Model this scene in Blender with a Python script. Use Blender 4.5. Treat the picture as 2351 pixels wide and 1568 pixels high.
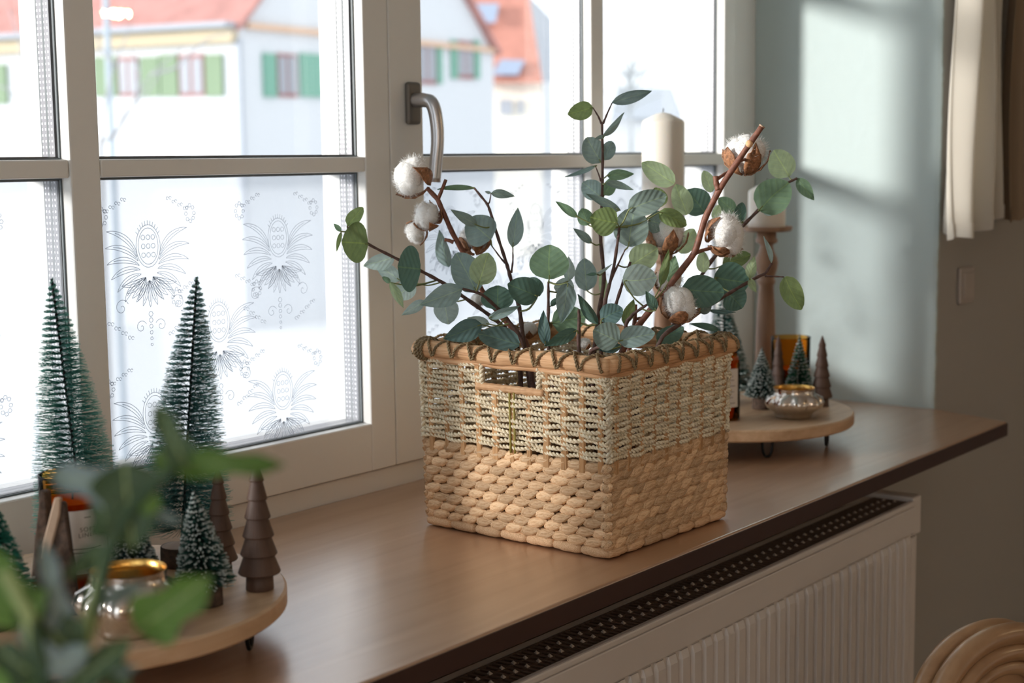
import bpy, math, random
import numpy as np
from mathutils import Vector, Matrix

random.seed(7); np.random.seed(7)
S = bpy.context.scene
COL = S.collection
for o in list(bpy.data.objects): bpy.data.objects.remove(o)

# ------------------------------------------------------------------ camera
CAM = np.array([0., 0., .55]); F = 3458.16; CX, CY = 1175.5, 784.
M = np.array([[.61304924, -.78996143, -.01147035], [-.10256792, -.06518528, -.99258788], [.78335844, .60968174, -.12098649]])
cd = bpy.data.cameras.new('camera'); cam = bpy.data.objects.new('camera', cd); COL.objects.link(cam)
cd.sensor_width = 36; cd.lens = F / 2351 * 36; cd.clip_start = .02; cd.clip_end = 400
cam.matrix_world = Matrix([[M[0][i], -M[1][i], -M[2][i], CAM[i]] for i in range(3)] + [[0, 0, 0, 1]])
cd.dof.use_dof = True; cd.dof.focus_distance = 2.09; cd.dof.aperture_fstop = 4.2; cd.dof.aperture_blades = 0
S.camera = cam

# ------------------------------------------------------------------ world, sun, exposure
w = bpy.data.worlds.new('sky'); S.world = w; w.use_nodes = True
bg = w.node_tree.nodes['Background']; bg.inputs[0].default_value = (.90, .96, 1., 1); bg.inputs[1].default_value = 1.46
sl = bpy.data.lights.new('sun', 'SUN'); sun = bpy.data.objects.new('sun', sl); COL.objects.link(sun)
sl.energy = 4.35; sl.angle = math.radians(7.); sl.color = (1., .965, .91)
SUN = Vector((1, -.68, -.20)).normalized()
sun.rotation_euler = SUN.to_track_quat('-Z', 'Y').to_euler(); sun.location = (-6, 6, 5)
vs = S.view_settings; vs.view_transform = 'Standard'; vs.look = 'None'; vs.exposure = .28; vs.gamma = 1.; vs.use_curve_mapping = False
for nm, loc, rot, sx, sy in (('window_portal', (1.22, 1.86, .72), (-90, 0, 0), 3.8, 1.5), ('side_portal', (-1.25, .20, .55), (0, 90, 180), 2.0, 1.6)):
    pl_ = bpy.data.lights.new(nm, 'AREA'); po = bpy.data.objects.new(nm, pl_); COL.objects.link(po); pl_.shape = 'RECTANGLE'; pl_.size = sx; pl_.size_y = sy
    po.location = loc; po.rotation_euler = [math.radians(q) for q in rot]; pl_.cycles.is_portal = True
S.cycles.use_denoising = True
S.cycles.use_adaptive_sampling = True; S.cycles.adaptive_threshold = .08; S.cycles.adaptive_min_samples = 16
S.cycles.max_bounces = 8; S.cycles.diffuse_bounces = 4; S.cycles.glossy_bounces = 3; S.cycles.transparent_max_bounces = 12; S.cycles.transmission_bounces = 8
S.cycles.sample_clamp_indirect = 8.; S.cycles.caustics_reflective = False; S.cycles.caustics_refractive = True

# ------------------------------------------------------------------ helpers
def ray(px, py): return M.T @ np.array([(px - CX) / F, (py - CY) / F, 1.])
def at(px, py, d): return CAM + ray(px, py) * d                      # point at forward depth d
def onz(px, py, z): r = ray(px, py); return CAM + r * ((z - CAM[2]) / r[2])
def ony(px, py, y): r = ray(px, py); return CAM + r * (y / r[1])
def depth(p): return float(M[2] @ (np.array(p) - CAM))

def link(o, parent=None):
    COL.objects.link(o)
    if parent is not None: o.parent = parent
    return o
def tag(o, label=None, cat=None, group=None, kind=None):
    for k, v in (('label', label), ('category', cat), ('group', group), ('kind', kind)):
        if v: o[k] = v
    return o
def thing(name, loc, label, cat, group=None, rz=0., kind=None):
    o = bpy.data.objects.new(name, None); o.empty_display_size = .05; link(o)
    o.location = [float(v) for v in loc]; o.rotation_euler = (0, 0, rz)
    return tag(o, label, cat, group, kind)

class MB:
    def __init__(s): s.v = []; s.f = []; s.c = []
    def add(s, v, f, c=None):
        n = len(s.v); s.v.extend([tuple(map(float, p)) for p in v]); s.f.extend([tuple(i + n for i in q) for q in f])
        if c is not None: s.c.extend(c)
        return s
    def box(s, x0, x1, y0, y1, z0, z1):
        v = [(x, y, z) for x in (x0, x1) for y in (y0, y1) for z in (z0, z1)]
        return s.add(v, [(0, 1, 3, 2), (4, 6, 7, 5), (0, 4, 5, 1), (2, 3, 7, 6), (0, 2, 6, 4), (1, 5, 7, 3)])
    def prism(s, poly, z0, z1):
        n = len(poly)
        v = [(x, y, z0) for x, y in poly] + [(x, y, z1) for x, y in poly]
        return s.add(v, [tuple(range(n))[::-1], tuple(range(n, 2 * n))] + [(i, (i + 1) % n, n + (i + 1) % n, n + i) for i in range(n)])
    def quad(s, a, b, c, d): return s.add([a, b, c, d], [(0, 1, 2, 3)])
    def tube(s, pts, r, n=8, cap=True, phase=0.):
        P = np.array(pts, float); k = len(P)
        rr = np.full(k, r) if np.isscalar(r) else np.array(r, float)
        T = np.gradient(P, axis=0); T /= np.linalg.norm(T, axis=1)[:, None] + 1e-12
        u = np.cross(T[0], [0, 0, 1]);
        if np.linalg.norm(u) < .1: u = np.cross(T[0], [1, 0, 0])
        u /= np.linalg.norm(u); v = []
        for i in range(k):
            u = u - T[i] * (u @ T[i]); u /= np.linalg.norm(u) + 1e-12; b = np.cross(T[i], u)
            for j in range(n):
                a = 2 * math.pi * j / n + phase
                v.append(P[i] + rr[i] * (math.cos(a) * u + math.sin(a) * b))
        f = [(i * n + j, i * n + (j + 1) % n, (i + 1) * n + (j + 1) % n, (i + 1) * n + j) for i in range(k - 1) for j in range(n)]
        if cap: f += [tuple(range(n))[::-1], tuple((k - 1) * n + j for j in range(n))]
        return s.add(v, f)
    def lathe(s, prof, c=(0, 0, 0), n=32, mod=None, cap=True):
        v = []; k = len(prof)
        for r, z in prof:
            for j in range(n):
                a = 2 * math.pi * j / n; q = r * (mod(a, r, z) if mod else 1)
                v.append((c[0] + q * math.cos(a), c[1] + q * math.sin(a), c[2] + z))
        f = [(i * n + j, i * n + (j + 1) % n, (i + 1) * n + (j + 1) % n, (i + 1) * n + j) for i in range(k - 1) for j in range(n)]
        if cap:
            if prof[0][0] > 1e-6: f.append(tuple(range(n))[::-1])
            if prof[-1][0] > 1e-6: f.append(tuple((k - 1) * n + j for j in range(n)))
        return s.add(v, f)
    def ell(s, c, r, n=12, m=8, R=None, noise=0., seed=0):
        rng = np.random.RandomState(seed); v = []
        ph = rng.rand(6) * 6.28
        for i in range(m + 1):
            th = math.pi * i / m
            for j in range(n):
                a = 2 * math.pi * j / n
                d = np.array([math.sin(th) * math.cos(a), math.sin(th) * math.sin(a), math.cos(th)])
                q = 1 + noise * (math.sin(3 * d[0] + 4 * d[1] + ph[0]) + math.sin(5 * d[1] - 3 * d[2] + ph[1]) + .6 * math.sin(9 * d[0] + 7 * d[2] + ph[2])) / 2.
                p = d * np.array(r) * q
                if R is not None: p = R @ p
                v.append(p + np.array(c))
        f = [(i * n + j, (i + 1) * n + j, (i + 1) * n + (j + 1) % n, i * n + (j + 1) % n) for i in range(m) for j in range(n)]
        return s.add(v, f)
    def twist(s, pts, r, pitch=.011, step=6, n=5, flat=None):
        """two-strand twisted cord along a path"""
        P = np.array(pts, float); seg = np.linalg.norm(np.diff(P, axis=0), axis=1); L = np.r_[0, np.cumsum(seg)]
        k = max(4, int(L[-1] / pitch * step)); t = np.linspace(0, L[-1], k)
        Q = np.c_[[np.interp(t, L, P[:, i]) for i in range(3)]].T
        T = np.gradient(Q, axis=0); T /= np.linalg.norm(T, axis=1)[:, None] + 1e-12
        u = np.cross(T[0], [0, 0, 1]);
        if np.linalg.norm(u) < .1: u = np.cross(T[0], [1, 0, 0])
        A = []; B = []
        for i in range(k):
            u = u - T[i] * (u @ T[i]); u /= np.linalg.norm(u) + 1e-12; b = np.cross(T[i], u)
            a = 2 * math.pi * t[i] / pitch; o = (math.cos(a) * u + math.sin(a) * b) * r * .55
            A.append(Q[i] + o); B.append(Q[i] - o)
        return s.tube(A, r * .62, n).tube(B, r * .62, n)
    def mesh(s, name, smooth=False):
        me = bpy.data.meshes.new(name); me.from_pydata(s.v, [], s.f); me.validate()
        if s.c:
            at_ = me.color_attributes.new('tint', 'FLOAT_COLOR', 'POINT')
            at_.data.foreach_set('color', np.array(s.c, dtype=np.float32).ravel())
        if smooth: me.shade_smooth()
        me.update(); return me
    def build(s, name, mat, parent=None, smooth=False, local=True):
        """mesh object; coordinates are world, shifted into an unrotated parent's frame"""
        root = parent
        while root is not None and root.parent is not None: root = root.parent
        if root is not None and local:
            L = root.location; s.v = [(a - L[0], b - L[1], c - L[2]) for a, b, c in s.v]
        me = s.mesh(name, smooth)
        if mat: me.materials.append(mat)
        return link(bpy.data.objects.new(name, me), parent)

def bevel(o, wd=.002, seg=2):
    m = o.modifiers.new('bevel', 'BEVEL'); m.width = wd; m.segments = seg; m.limit_method = 'ANGLE'; m.harden_normals = False
    return o

# ------------------------------------------------------------------ materials
def newmat(name):
    m = bpy.data.materials.new(name); m.use_nodes = True; nt = m.node_tree
    return m, nt, nt.nodes, nt.links, nt.nodes['Principled BSDF']
def setp(b, col=None, rough=None, metal=None, spec=None, **kw):
    if col is not None: b.inputs['Base Color'].default_value = (*col, 1)
    if rough is not None: b.inputs['Roughness'].default_value = rough
    if metal is not None: b.inputs['Metallic'].default_value = metal
    if spec is not None: b.inputs['Specular IOR Level'].default_value = spec
    for k, v in kw.items(): b.inputs[k].default_value = v
def plain(name, col, rough=.5, metal=0., spec=.5, bump=0., scale=60., var=0., **kw):
    m, nt, N, L, b = newmat(name); setp(b, col, rough, metal, spec, **kw)
    if bump or var:
        tc = N.new('ShaderNodeTexCoord'); nz = N.new('ShaderNodeTexNoise'); nz.inputs['Scale'].default_value = scale; nz.inputs['Detail'].default_value = 4
        L.new(tc.outputs['Object'], nz.inputs['Vector'])
        if bump:
            bp = N.new('ShaderNodeBump'); bp.inputs['Strength'].default_value = bump; bp.inputs['Distance'].default_value = .002
            L.new(nz.outputs[0], bp.inputs['Height']); L.new(bp.outputs[0], b.inputs['Normal'])
        if var:
            r = N.new('ShaderNodeValToRGB'); r.color_ramp.elements[0].position = .3; r.color_ramp.elements[1].position = .7
            r.color_ramp.elements[0].color = (*[c * (1 - var) for c in col], 1); r.color_ramp.elements[1].color = (*[min(1, c * (1 + var)) for c in col], 1)
            L.new(nz.outputs[0], r.inputs[0]); L.new(r.outputs[0], b.inputs['Base Color'])
    return m
def wood(name, c0, c1, rough=.4, scale=(1.5, 22, 22), spec=.5, bump=.05, rnd=0.):
    m, nt, N, L, b = newmat(name); setp(b, c0, rough, 0, spec)
    tc = N.new('ShaderNodeTexCoord'); mp = N.new('ShaderNodeMapping'); mp.inputs['Scale'].default_value = scale
    L.new(tc.outputs['Object'], mp.inputs[0])
    nz = N.new('ShaderNodeTexNoise'); nz.inputs['Scale'].default_value = 3.; nz.inputs['Detail'].default_value = 6; nz.inputs['Distortion'].default_value = .6
    L.new(mp.outputs[0], nz.inputs['Vector'])
    r = N.new('ShaderNodeValToRGB'); r.color_ramp.elements[0].position = .3; r.color_ramp.elements[1].position = .72
    r.color_ramp.elements[0].color = (*c0, 1); r.color_ramp.elements[1].color = (*c1, 1)
    L.new(nz.outputs[0], r.inputs[0]); out = r.outputs[0]
    if rnd:
        oi = N.new('ShaderNodeObjectInfo'); hs = N.new('ShaderNodeHueSaturation')
        ma = N.new('ShaderNodeMapRange'); ma.inputs[3].default_value = 1 - rnd; ma.inputs[4].default_value = 1 + rnd
        L.new(oi.outputs['Random'], ma.inputs[0]); L.new(ma.outputs[0], hs.inputs['Value']); L.new(out, hs.inputs['Color']); out = hs.outputs[0]
    L.new(out, b.inputs['Base Color'])
    if bump:
        bp = N.new('ShaderNodeBump'); bp.inputs['Strength'].default_value = bump; bp.inputs['Distance'].default_value = .001
        L.new(nz.outputs[0], bp.inputs['Height']); L.new(bp.outputs[0], b.inputs['Normal'])
    return m
def sheer(name, col, trans=.4, rough=.6, vein=False, rnd=.15, veincol=None):
    """thin leaf / cloth: part of the light passes through"""
    m, nt, N, L, b = newmat(name); setp(b, col, rough, 0, .35)
    colout = None
    rgb = N.new('ShaderNodeRGB'); rgb.outputs[0].default_value = (*col, 1); colout = rgb.outputs[0]
    if vein:
        tc = N.new('ShaderNodeTexCoord'); sp = N.new('ShaderNodeSeparateXYZ'); L.new(tc.outputs['Object'], sp.inputs[0])
        ab = N.new('ShaderNodeMath'); ab.operation = 'ABSOLUTE'; L.new(sp.outputs['Y'], ab.inputs[0])
        lt = N.new('ShaderNodeMath'); lt.operation = 'LESS_THAN'; lt.inputs[1].default_value = .016; L.new(ab.outputs[0], lt.inputs[0])
        d = N.new('ShaderNodeMath'); d.operation = 'MULTIPLY_ADD'; d.inputs[1].default_value = -.75; L.new(ab.outputs[0], d.inputs[0]); L.new(sp.outputs['X'], d.inputs[2])
        w2 = N.new('ShaderNodeMath'); w2.operation = 'MULTIPLY'; w2.inputs[1].default_value = 34.; L.new(d.outputs[0], w2.inputs[0])
        sn = N.new('ShaderNodeMath'); sn.operation = 'SINE'; L.new(w2.outputs[0], sn.inputs[0])
        gt = N.new('ShaderNodeMath'); gt.operation = 'GREATER_THAN'; gt.inputs[1].default_value = .955; L.new(sn.outputs[0], gt.inputs[0])
        sc = N.new('ShaderNodeMath'); sc.operation = 'MULTIPLY'; sc.inputs[1].default_value = .45; L.new(gt.outputs[0], sc.inputs[0])
        mx = N.new('ShaderNodeMath'); mx.operation = 'MAXIMUM'; L.new(lt.outputs[0], mx.inputs[0]); L.new(sc.outputs[0], mx.inputs[1])
        mc = N.new('ShaderNodeMix'); mc.data_type = 'RGBA'; L.new(mx.outputs[0], mc.inputs[0]); L.new(colout, mc.inputs[6])
        mc.inputs[7].default_value = (*(veincol or (.42, .52, .22)), 1); colout = mc.outputs[2]
        nz = N.new('ShaderNodeTexNoise'); nz.inputs['Scale'].default_value = 5.; L.new(tc.outputs['Object'], nz.inputs['Vector'])
        hs0 = N.new('ShaderNodeHueSaturation'); mr = N.new('ShaderNodeMapRange'); mr.inputs[3].default_value = .75; mr.inputs[4].default_value = 1.25
        L.new(nz.outputs[0], mr.inputs[0]); L.new(mr.outputs[0], hs0.inputs['Value']); L.new(colout, hs0.inputs['Color']); colout = hs0.outputs[0]
        bp = N.new('ShaderNodeBump'); bp.inputs['Strength'].default_value = .25; bp.inputs['Distance'].default_value = .001
        L.new(sn.outputs[0], bp.inputs['Height']); L.new(bp.outputs[0], b.inputs['Normal'])
    if rnd:
        oi = N.new('ShaderNodeObjectInfo'); hs = N.new('ShaderNodeHueSaturation'); ma = N.new('ShaderNodeMapRange')
        ma.inputs[3].default_value = 1 - rnd; ma.inputs[4].default_value = 1 + rnd
        L.new(oi.outputs['Random'], ma.inputs[0]); L.new(ma.outputs[0], hs.inputs['Value']); L.new(colout, hs.inputs['Color']); colout = hs.outputs[0]
    L.new(colout, b.inputs['Base Color'])
    tr = N.new('ShaderNodeBsdfTranslucent'); L.new(colout, tr.inputs[0])
    mi = N.new('ShaderNodeMixShader'); mi.inputs[0].default_value = trans
    L.new(b.outputs[0], mi.inputs[1]); L.new(tr.outputs[0], mi.inputs[2]); L.new(mi.outputs[0], N['Material Output'].inputs[0])
    return m
def glass(name, col=(1, 1, 1), ior=1.45, rough=0.):
    m, nt, N, L, b = newmat(name); N.remove(b)
    t = N.new('ShaderNodeBsdfTransparent'); t.inputs[0].default_value = (*col, 1)
    g = N.new('ShaderNodeBsdfGlossy'); g.inputs['Roughness'].default_value = rough
    fr = N.new('ShaderNodeFresnel'); fr.inputs[0].default_value = ior
    mi = N.new('ShaderNodeMixShader'); L.new(fr.outputs[0], mi.inputs[0]); L.new(t.outputs[0], mi.inputs[1]); L.new(g.outputs[0], mi.inputs[2])
    L.new(mi.outputs[0], N['Material Output'].inputs[0]); return m
def attrmat(name, rough=.6, trans=.4, gain=1.):
    m, nt, N, L, b = newmat(name); setp(b, (.1, .2, .15), rough, 0, .3)
    a = N.new('ShaderNodeAttribute'); a.attribute_name = 'tint'
    L.new(a.outputs['Color'], b.inputs['Base Color'])
    tr = N.new('ShaderNodeBsdfTranslucent'); L.new(a.outputs['Color'], tr.inputs[0])
    mi = N.new('ShaderNodeMixShader'); mi.inputs[0].default_value = trans; L.new(b.outputs[0], mi.inputs[1]); L.new(tr.outputs[0], mi.inputs[2])
    L.new(mi.outputs[0], N['Material Output'].inputs[0]); return m
def emit(name, col, st):
    m, nt, N, L, b = newmat(name); setp(b, col); b.inputs['Emission Color'].default_value = (*col, 1); b.inputs['Emission Strength'].default_value = st
    return m

MT = {}
MT['frame'] = plain('white_window_paint', (.84, .83, .80), .38, bump=.02, scale=30)
MT['seal'] = plain('grey_gasket', (.10, .12, .13), .5)
MT['glass'] = glass('window_glass')
def film_mat(nm, tint, k):
    """frosted film: part of the light is scattered evenly, part keeps its direction roughly"""
    m, nt, N, L, b = newmat(nm); N.remove(b)
    tr = N.new('ShaderNodeBsdfTranslucent'); tr.inputs[0].default_value = (*tint, 1)
    rf = N.new('ShaderNodeBsdfTransparent'); rf.inputs['Color'].default_value = (.95, .96, .98, 1)
    gl = N.new('ShaderNodeBsdfGlossy'); gl.inputs['Roughness'].default_value = .35
    m1 = N.new('ShaderNodeMixShader'); m1.inputs[0].default_value = k; m2 = N.new('ShaderNodeMixShader'); m2.inputs[0].default_value = .04
    tc = N.new('ShaderNodeTexCoord'); nz = N.new('ShaderNodeTexNoise'); nz.inputs['Scale'].default_value = 220
    L.new(tc.outputs['Object'], nz.inputs['Vector']); bp = N.new('ShaderNodeBump'); bp.inputs['Strength'].default_value = .25; bp.inputs['Distance'].default_value = .001
    L.new(nz.outputs[0], bp.inputs['Height']); L.new(bp.outputs[0], tr.inputs['Normal']); L.new(bp.outputs[0], gl.inputs['Normal'])
    L.new(tr.outputs[0], m1.inputs[1]); L.new(rf.outputs[0], m1.inputs[2]); L.new(m1.outputs[0], m2.inputs[1]); L.new(gl.outputs[0], m2.inputs[2])
    L.new(m2.outputs[0], N['Material Output'].inputs[0]); return m
MT['film'] = film_mat('frosted_film', (.46, .48, .51), .61)
MT['motif'] = film_mat('embossed_relief', (.45, .47, .50), .50)
def spacer_mat():
    m, nt, N, L, b = newmat('perforated_spacer'); setp(b, (.85, .86, .88), .35, .2)
    tc = N.new('ShaderNodeTexCoord'); sp = N.new('ShaderNodeSeparateXYZ'); L.new(tc.outputs['Object'], sp.inputs[0])
    outs = []
    for ax, per in (('Y', .0068), ('Z', .0078), ('X', .0078)):
        mu = N.new('ShaderNodeMath'); mu.operation = 'MULTIPLY'; mu.inputs[1].default_value = 2 * math.pi / per; L.new(sp.outputs[ax], mu.inputs[0])
        sn = N.new('ShaderNodeMath'); sn.operation = 'SINE'; L.new(mu.outputs[0], sn.inputs[0]); outs.append(sn.outputs[0])
    ad = N.new('ShaderNodeMath'); ad.operation = 'MINIMUM'; L.new(outs[0], ad.inputs[0]); L.new(outs[1], ad.inputs[1])
    r = N.new('ShaderNodeValToRGB'); r.color_ramp.elements[0].position = .25; r.color_ramp.elements[1].position = .5
    r.color_ramp.elements[0].color = (.20, .20, .22, 1); r.color_ramp.elements[1].color = (.85, .85, .9, 1)
    L.new(ad.outputs[0], r.inputs[0]); L.new(r.outputs[0], b.inputs['Base Color']); return m
MT['spacer'] = spacer_mat()
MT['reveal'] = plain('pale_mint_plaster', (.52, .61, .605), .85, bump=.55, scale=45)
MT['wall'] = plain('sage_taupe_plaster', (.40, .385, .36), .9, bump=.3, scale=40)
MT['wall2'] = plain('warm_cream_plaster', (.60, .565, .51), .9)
MT['ceil'] = plain('white_ceiling', (.75, .72, .68), .9)
MT['floor'] = wood('oak_floor', (.22, .13, .07), (.34, .21, .12), .45, (8, 1, 8))
MT['sill'] = wood('brown_stained_sill', (.42, .225, .12), (.51, .295, .17), .40, (1.0, 11, 11), .6, .06)
MT['sill'].node_tree.nodes['Principled BSDF'].inputs['Coat Weight'].default_value = 1.
MT['sill'].node_tree.nodes['Principled BSDF'].inputs['Coat IOR'].default_value = 2.4
MT['sill'].node_tree.nodes['Principled BSDF'].inputs['Coat Roughness'].default_value = .26
MT['sill_edge'] = plain('dark_sill_edge', (.045, .017, .012), .45)
MT['tray'] = wood('light_beech_tray', (.52, .33, .19), (.66, .46, .29), .45, (2, 25, 25))
MT['blackmetal'] = plain('black_metal', (.012, .012, .014), .4, .6)
MT['darkwood'] = wood('dark_walnut', (.065, .032, .020), (.125, .068, .045), .6, (12, 12, 2))
MT['midwood'] = wood('turned_brown_wood', (.22, .12, .07), (.40, .25, .16), .55, (14, 14, 1.5))
MT['bark'] = plain('bark', (.085, .052, .036), .9, bump=.9, scale=120, var=.5)
MT['cutwood'] = wood('cut_wood', (.42, .29, .20), (.55, .40, .29), .7, (14, 14, 4))
MT['candle'] = plain('ivory_wax', (.83, .78, .70), .5, spec=.4); MT['candle'].node_tree.nodes['Principled BSDF'].inputs['Subsurface Weight'].default_value = .35
MT['candle'].node_tree.nodes['Principled BSDF'].inputs['Subsurface Radius'].default_value = (.02, .015, .01)
MT['wick'] = plain('wick', (.03, .025, .02), .9)
MT['amber'] = glass('amber_glass', (.97, .70, .33), 1.16)
MT['amberwax'] = plain('amber_wax', (.42, .085, .015), .35)
MT['label'] = plain('paper_label', (.84, .80, .77), .8)
MT['ink'] = plain('label_ink', (.16, .11, .11), .8)
MT['silver'] = plain('mercury_silver', (.78, .72, .66), .14, 1., bump=.25, scale=150)
MT['gold'] = plain('gold_lining', (.80, .48, .14), .28, 1., bump=.3, scale=150)
MT['metalgrey'] = plain('brushed_handle', (.62, .61, .63), .30, .9)
MT['plate'] = plain('handle_plate', (.17, .155, .14), .45, .5)
MT['rad'] = plain('radiator_enamel', (.72, .67, .63), .4)
MT['grille'] = plain('radiator_grille', (.16, .105, .075), .5)
MT['dark'] = plain('radiator_inside', (.02, .017, .015), .9)
MT['lit_tab'] = plain('grille_tab', (.60, .52, .45), .5)  # sunlit hole edges put into the paler tab colour
MT['linen'] = sheer('linen', (.86, .82, .75), .50, .9, rnd=0)
MT['linen_shaded'] = sheer('linen_shade_tone', (.30, .22, .15), .10, .9, rnd=0)  # same linen, darkened to carry the shade on the rear fold
MT['switch'] = plain('switch_plastic', (.47, .42, .385), .4)
MT['chair'] = wood('pale_chair_wood', (.34, .19, .095), (.46, .28, .15), .28, (3, 14, 14), .6)
MT['steel'] = plain('steel', (.4, .4, .4), .4, .8)
def straw(name, c0, c1, c2, scale, rnd=.22, rough=.65, bump=.7):
    m, nt, N, L, b = newmat(name); setp(b, c0, rough, 0, .3)
    tc = N.new('ShaderNodeTexCoord'); mp = N.new('ShaderNodeMapping'); mp.inputs['Scale'].default_value = scale
    oi = N.new('ShaderNodeObjectInfo'); L.new(tc.outputs['Object'], mp.inputs[0]); L.new(oi.outputs['Random'], mp.inputs['Location'])
    nz = N.new('ShaderNodeTexNoise'); nz.inputs['Scale'].default_value = 1.; nz.inputs['Detail'].default_value = 5; nz.inputs['Distortion'].default_value = .3
    L.new(mp.outputs[0], nz.inputs['Vector'])
    r = N.new('ShaderNodeValToRGB'); e = r.color_ramp.elements; e[0].position = .25; e[1].position = .75; e[0].color = (*c0, 1); e[1].color = (*c2, 1)
    k = e.new(.5); k.color = (*c1, 1)
    L.new(nz.outputs[0], r.inputs[0])
    hs = N.new('ShaderNodeHueSaturation'); ma = N.new('ShaderNodeMapRange'); ma.inputs[3].default_value = 1 - rnd; ma.inputs[4].default_value = 1 + rnd
    L.new(oi.outputs['Random'], ma.inputs[0]); L.new(ma.outputs[0], hs.inputs['Value']); L.new(r.outputs[0], hs.inputs['Color'])
    L.new(hs.outputs[0], b.inputs['Base Color'])
    bp = N.new('ShaderNodeBump'); bp.inputs['Strength'].default_value = bump; bp.inputs['Distance'].default_value = .0012
    L.new(nz.outputs[0], bp.inputs['Height']); L.new(bp.outputs[0], b.inputs['Normal']); return m
MT['hyacinth'] = straw('water_hyacinth', (.50, .28, .14), (.74, .48, .28), (.86, .62, .40), (30, 900, 900), .20)
MT['seagrass'] = straw('seagrass', (.50, .40, .26), (.84, .73, .53), (.95, .89, .74), (260, 260, 260), .12)
MT['stake'] = straw('rattan_stake', (.34, .17, .07), (.52, .29, .13), (.60, .36, .18), (500, 500, 30), .15)
MT['rim'] = straw('rim_cane', (.46, .23, .11), (.68, .40, .21), (.78, .52, .31), (22, 22, 420), .10)
MT['lace'] = straw('lacing_cord', (.14, .09, .045), (.27, .19, .10), (.42, .33, .20), (300, 300, 300), .15)
MT['green_tie'] = plain('green_tie', (.33, .27, .06), .6)
E1 = dict(blue=((.29, .40, .39), .28), dark=((.115, .21, .165), .24), teal=((.135, .235, .23), .2), olive=((.23, .31, .125), .45), green=((.22, .35, .22), .36), pale=((.46, .58, .55), .46), light=((.46, .58, .35), .5), gray=((.24, .32, .29), .26))
for k, (c, t) in E1.items(): MT['leaf_' + k] = sheer('eucalyptus_' + k, c, t, .55, True, .14, tuple(min(1, q * 1.22 + .03) if i != 2 else q * 1.0 for i, q in enumerate(c)))
MT['stem'] = plain('brown_stem', (.115, .062, .05), .7, bump=.8, scale=160, var=.4)
MT['greenstem'] = plain('green_stem', (.22, .25, .09), .6)
MT['cottonstem'] = plain('red_brown_stem', (.20, .075, .045), .55, bump=.5, scale=120, var=.35)
MT['cotton'] = plain('cotton_fluff', (.88, .87, .85), .95, bump=.8, scale=140, spec=.1)
MT['cotton'].node_tree.nodes['Principled BSDF'].inputs['Subsurface Weight'].default_value = .3
MT['cotton'].node_tree.nodes['Principled BSDF'].inputs['Subsurface Radius'].default_value = (.01, .01, .01)
MT['fuzz'] = sheer('cotton_fuzz', (.92, .91, .89), .5, .9, rnd=0)
MT['bract'] = plain('dry_bract', (.33, .15, .07), .6, bump=.8, scale=200, var=.5)
MT['bristle'] = attrmat('bristle')
MT['fg1'] = sheer('foreground_green', (.14, .27, .055), .35, .5, True, .2)
MT['fg2'] = sheer('foreground_dark', (.055, .105, .05), .15, .45, True, .15)
MT['fg3'] = sheer('foreground_grey', (.28, .36, .37), .2, .5, True, .15)
MT['house_white'] = plain('house_render', (.60, .62, .65), .9)
MT['cream'] = plain('cream_cornice', (.52, .44, .31), .9)
MT['roof'] = plain('red_roof', (.42, .21, .19), .9, var=.15, scale=2)
MT['roof2'] = plain('orange_roof', (.50, .22, .17), .9, var=.1, scale=2)
MT['slate'] = plain('slate', (.38, .41, .46), .9)
MT['brownband'] = plain('brown_band', (.62, .42, .30), .9)
MT['shutter_l'] = plain('light_green_shutter', (.20, .28, .18), .8)
MT['shutter_d'] = plain('green_shutter', (.17, .36, .28), .8)
MT['redframe'] = plain('red_window_frame', (.30, .13, .125), .7)
MT['pane_far'] = plain('far_pane', (.30, .32, .36), .2)
MT['solar'] = plain('solar_panel', (.30, .36, .48), .3)
MT['lamp_post'] = plain('lamp_post', (.38, .44, .50), .6)
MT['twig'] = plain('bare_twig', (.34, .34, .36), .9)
MT['hazetree'] = plain('far_tree_haze_tone', (.52, .54, .55), .95)  # distance haze put into the pale colour
MT['street'] = plain('pale_paving', (.72, .73, .75), .9)
MT['bulb'] = emit('warm_bulb', (1., .72, .40), 420.)
MT['fill_glow'] = emit('fill_lamp_glow', (1., .84, .68), 9.)  # glow of the added fill lamp
MT['shade'] = plain('lamp_metal', (.55, .45, .3), .4, .8)
MT['ceramic'] = plain('ceramic', (.55, .52, .48), .4)

# ------------------------------------------------------------------ room shell
YW = 1.264       # room face of the outside wall
XR = 3.105       # right window reveal
XL = -.67
def struct(name, mb, mat, label=None, **kw):
    o = mb.build(name, mat, **kw); o['kind'] = 'structure'
    if label: o['label'] = label
    return o
struct('floor', MB().box(-1.3, 5, -3.3, 1.9, -.95, -.88), MT['floor'], 'brown wooden floor of the room')
struct('ceiling', MB().box(-1.3, 5, -3.3, 1.9, 1.72, 1.8), MT['ceil'], 'white ceiling of the room')
def holed(axis, c0, c1, a0, a1, h0, h1, z0=-.95, z1=1.8):
    mb = MB(); bx = (lambda p0, p1, q0, q1: mb.box(p0, p1, c0, c1, q0, q1)) if axis == 'y' else (lambda p0, p1, q0, q1: mb.box(c0, c1, p0, p1, q0, q1))
    bx(a0[0], a1[0], z0, z1); bx(a1[1], a0[1], z0, z1); bx(a1[0], a1[1], z0, h0); bx(a1[0], a1[1], h1, z1); return mb
struct('wall_back', MB().box(-1.3, 5, -3.3, -3.2, -.95, 1.8), MT['wall2'], 'cream wall behind the viewer')
struct('wall_left', holed('x', -1.3, -1.2, (-3.3, 1.9), (-.60, 1.0), -.45, 1.55), MT['wall2'], 'cream wall with an added window opening at the left end of the room')  # opening cut for the added side window
struct('wall_far', MB().box(5, 5.1, -3.3, 1.9, -.95, 1.8), MT['wall'], 'taupe wall at the far end of the room')
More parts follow.
